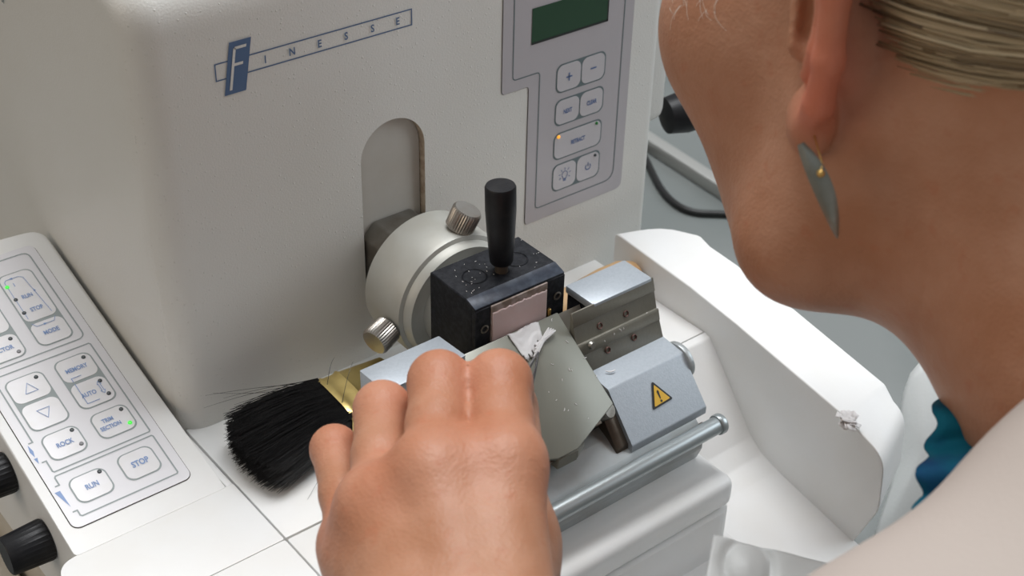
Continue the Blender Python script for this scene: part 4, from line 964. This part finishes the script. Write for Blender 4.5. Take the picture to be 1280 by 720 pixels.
bmesh.ops.delete(bb, geom=[v for v in bb.verts if not inside_hair(v)], context='VERTS')
xf = Matrix(((Fh.x, Lh.x, Uh.x, 0), (Fh.y, Lh.y, Uh.y, 0), (Fh.z, Lh.z, Uh.z, 0), (0, 0, 0, 1)))
mm = Matrix.Translation(hp(-.012, 0, .040)) @ xf @ Matrix.Diagonal((.0968, .0770, .0852, 1))
n0 = len(b.v); b.bm(bb, 0, True, mm); lockv.extend([.35] * (len(b.v) - n0))
hair = b.build('hair', M['hair'], per, recalc=False, autosm=False); hair['label'] = 'grey-blond hair combed back to a bun'
at = hair.data.attributes.new('lock', 'FLOAT', 'POINT'); at.data.foreach_set('value', np.array(lockv, np.float32))

# pale short hairs on the cheek in front of the ear
q0 = np.array(CAMP); Rm = np.array(CAMR); cv_ = (bv - q0) @ Rm.T; pxs = 640 + FPX * cv_[:, 0] / cv_[:, 2]; pys = 360 + FPX * cv_[:, 1] / cv_[:, 2]
ok = np.where((cv_[:, 2] < .47) & (pxs > 825) & (pxs < 985) & (pys > -60) & (pys < 120))[0]
b = MB(); rh = random.Random(5)
for i in range(420):
    k = int(ok[rh.randrange(len(ok))])
    if pys[k] > 14 or pxs[k] < 838 or pxs[k] > 915: continue
    p = V(bv[k]); o_ = (p - hp(.03, 0, 0)).normalized(); a = (Uh * -rh.uniform(.2, 1) + Fh * rh.uniform(-.6, .8)).normalized(); l = rh.uniform(.004, .010)
    b.tube([p + o_ * (.0003 + .0010 * math.sin(PI * t / 5)) + a * l * t / 5 - Lh * .001 * t / 5 for t in range(6)], .00006, 0, 3)
b.build('temple_hair', mat('white_hair', (.80, .75, .68), .4), per, recalc=False)['label'] = 'fine pale hair in front of the ear'

# ---- earring: long pointed silver leaf with a small gold bead
E0 = pt(1001, 180, .372); E1 = pt(1047, 297, .378); ed = (E1 - E0); el_ = ed.length; ed.normalize(); vw = (CAMP - E0).normalized(); es = ed.cross(vw).normalized(); en = es.cross(ed).normalized()
b = MB(); vs_ = []; NL = 24
for i in range(NL + 1):
    t = i / NL; w = .0030 * math.sin(PI * min(1, t * .92 + .06)) ** .7 * (1 - .25 * t); bow = .0012 * math.sin(PI * t)
    for s_, h_ in ((-1, -.0003), (-.5, .0005), (0, .0008), (.5, .0005), (1, -.0003)): vs_.append(E0 + ed * el_ * t + es * (w * s_ - bow) + en * (h_ + .001 * math.sin(PI * t)))
    for s_, h_ in ((1, -.0009), (0, -.0004), (-1, -.0009)): vs_.append(E0 + ed * el_ * t + es * (w * s_ - bow) + en * (h_ + .001 * math.sin(PI * t)))
b.add(vs_, [[i * 8 + j, i * 8 + (j + 1) % 8, (i + 1) * 8 + (j + 1) % 8, (i + 1) * 8 + j] for i in range(NL) for j in range(8)], 0, True)
er = b.build('earring', [M['earsilver']], per); er['label'] = 'long pointed silver earring'
b = MB(); bb = bmesh.new(); bmesh.ops.create_uvsphere(bb, u_segments=14, v_segments=10, radius=.0011); b.bm(bb, 0, True, Matrix.Translation(pt(1026, 217, .371))); b.tube([pt(1026, 217, .371), pt(1028, 205, .373), hp(-.006, .077, -.030)], .00025, 0, 6)
b.build('bead', M['brass'], er)['label'] = 'small gold bead'

# ---- coat
C_ = SDF((-.34, -.62, -.20), (.26, -.17, .26), .0027)
CS = [(NBx, SHL)]
K0 = pt(1540, 762, .335); K1 = pt(1185, 1030, .315)
C_.cap(K0, K1, .058, .054, .03); C_.cap(K0, V((.14, -.42, .02)), .060, .065, .03); C_.cap(K1, ELB, .052, .042, .03)
C_.cap(ELB, ELB.lerp(WR, .62), .042, .034, .02)
C_.cap(V((.0, -.425, .06)), V((.02, -.455, -.09)), .085, .09, .04)
C_.cap(NBx - (NBx - HC) * .02, HC.lerp(NBx, .45), .058, .060, .004, True)
C_.cap(ELB.lerp(WR, .60), WR, .024, .024, .002, True)
cl = np.array([0])
coat, cv = sdf_obj('lab_coat', C_, M['coat'], per, 6); coat['label'] = 'cream cotton coat'
del C_
# collar
# ---- teal frill at the throat
b = MB()
F0 = [pt(x, y, d) for x, y, d in ((1190, 484, .415), (1168, 515, .405), (1160, 560, .395), (1150, 592, .385), (1145, 640, .375))]
for k in range(5):
    Q = []; off = k * 14
    for i in range(22):
        t = i / 21 * 3.999; j = int(t); fr = t - j; p = F0[j].lerp(F0[j + 1], fr); rg = pt(640 + off, 360, 1) - pt(640, 360, 1)
        Q.append((p, rg * .40, i))
    pass
def frill(u, v):
    t = u * 3.999; j = int(t); p = F0[j].lerp(F0[j + 1], t - j); rt = (pt(740, 360, .4) - pt(640, 360, .4)) * 1.0; away = (p - CAMP).normalized()
    amp = .0042 * (1 - v * .6); return p + rt * (v * 2.3 + .06 * math.sin(u * 23)) + away * (amp * math.sin(u * 15 + v * 3) - .010 * math.sin(v * 2.2) + .008 * v)
b.add([frill(i / 60, j / 16) for i in range(61) for j in range(17)], [[i * 17 + j, i * 17 + j + 1, (i + 1) * 17 + j + 1, (i + 1) * 17 + j] for i in range(60) for j in range(16)], 0, True)
o = b.build('scarf', M['teal'], per, recalc=False); md = o.modifiers.new('s', 'SOLIDIFY'); md.thickness = .0012; o['label'] = 'teal frilled scarf'

# ================================================================== light
def area(name, loc, tgt, size, power, col, sy=None):
    l = bpy.data.lights.new(name, 'AREA'); l.energy = power; l.size = size; l.color = col
    if sy: l.shape = 'RECTANGLE'; l.size_y = sy
    o = bpy.data.objects.new(name, l); COL.objects.link(o); o.location = loc; o.rotation_euler = (V(tgt) - V(loc)).to_track_quat('-Z', 'Y').to_euler(); return o
area('ceiling_lamp', (.22, .16, 1.45), (0, -.08, 0), .9, 22.5, (.975, .985, 1), .7)
area('window_light', (1.3, -.75, .85), (.05, -.05, .05), .8, 10, (.86, .94, 1), .9)
area('warm_fill', (-1.15, .10, .45), (-.1, .05, .08), .8, 2.1, (1, .79, .58), .6)  # added warm fill for the left side of the cabinet
w = bpy.data.worlds.new('world'); SC.world = w; w.use_nodes = True; nt = w.node_tree; bg = nt.nodes['Background']
tc = nt.nodes.new('ShaderNodeTexCoord'); sx = nt.nodes.new('ShaderNodeSeparateXYZ'); nt.links.new(tc.outputs['Generated'], sx.inputs[0])
cr = nt.nodes.new('ShaderNodeValToRGB'); e = cr.color_ramp.elements
e[0].position = .3; e[0].color = (.17, .155, .14, 1); e[1].position = .9; e[1].color = (.52, .54, .55, 1)
mr = nt.nodes.new('ShaderNodeMapRange'); mr.inputs['From Min'].default_value = -1; nt.links.new(sx.outputs['Z'], mr.inputs['Value']); nt.links.new(mr.outputs['Result'], cr.inputs['Fac']); nt.links.new(cr.outputs['Color'], bg.inputs['Color'])
bg.inputs['Strength'].default_value = .67
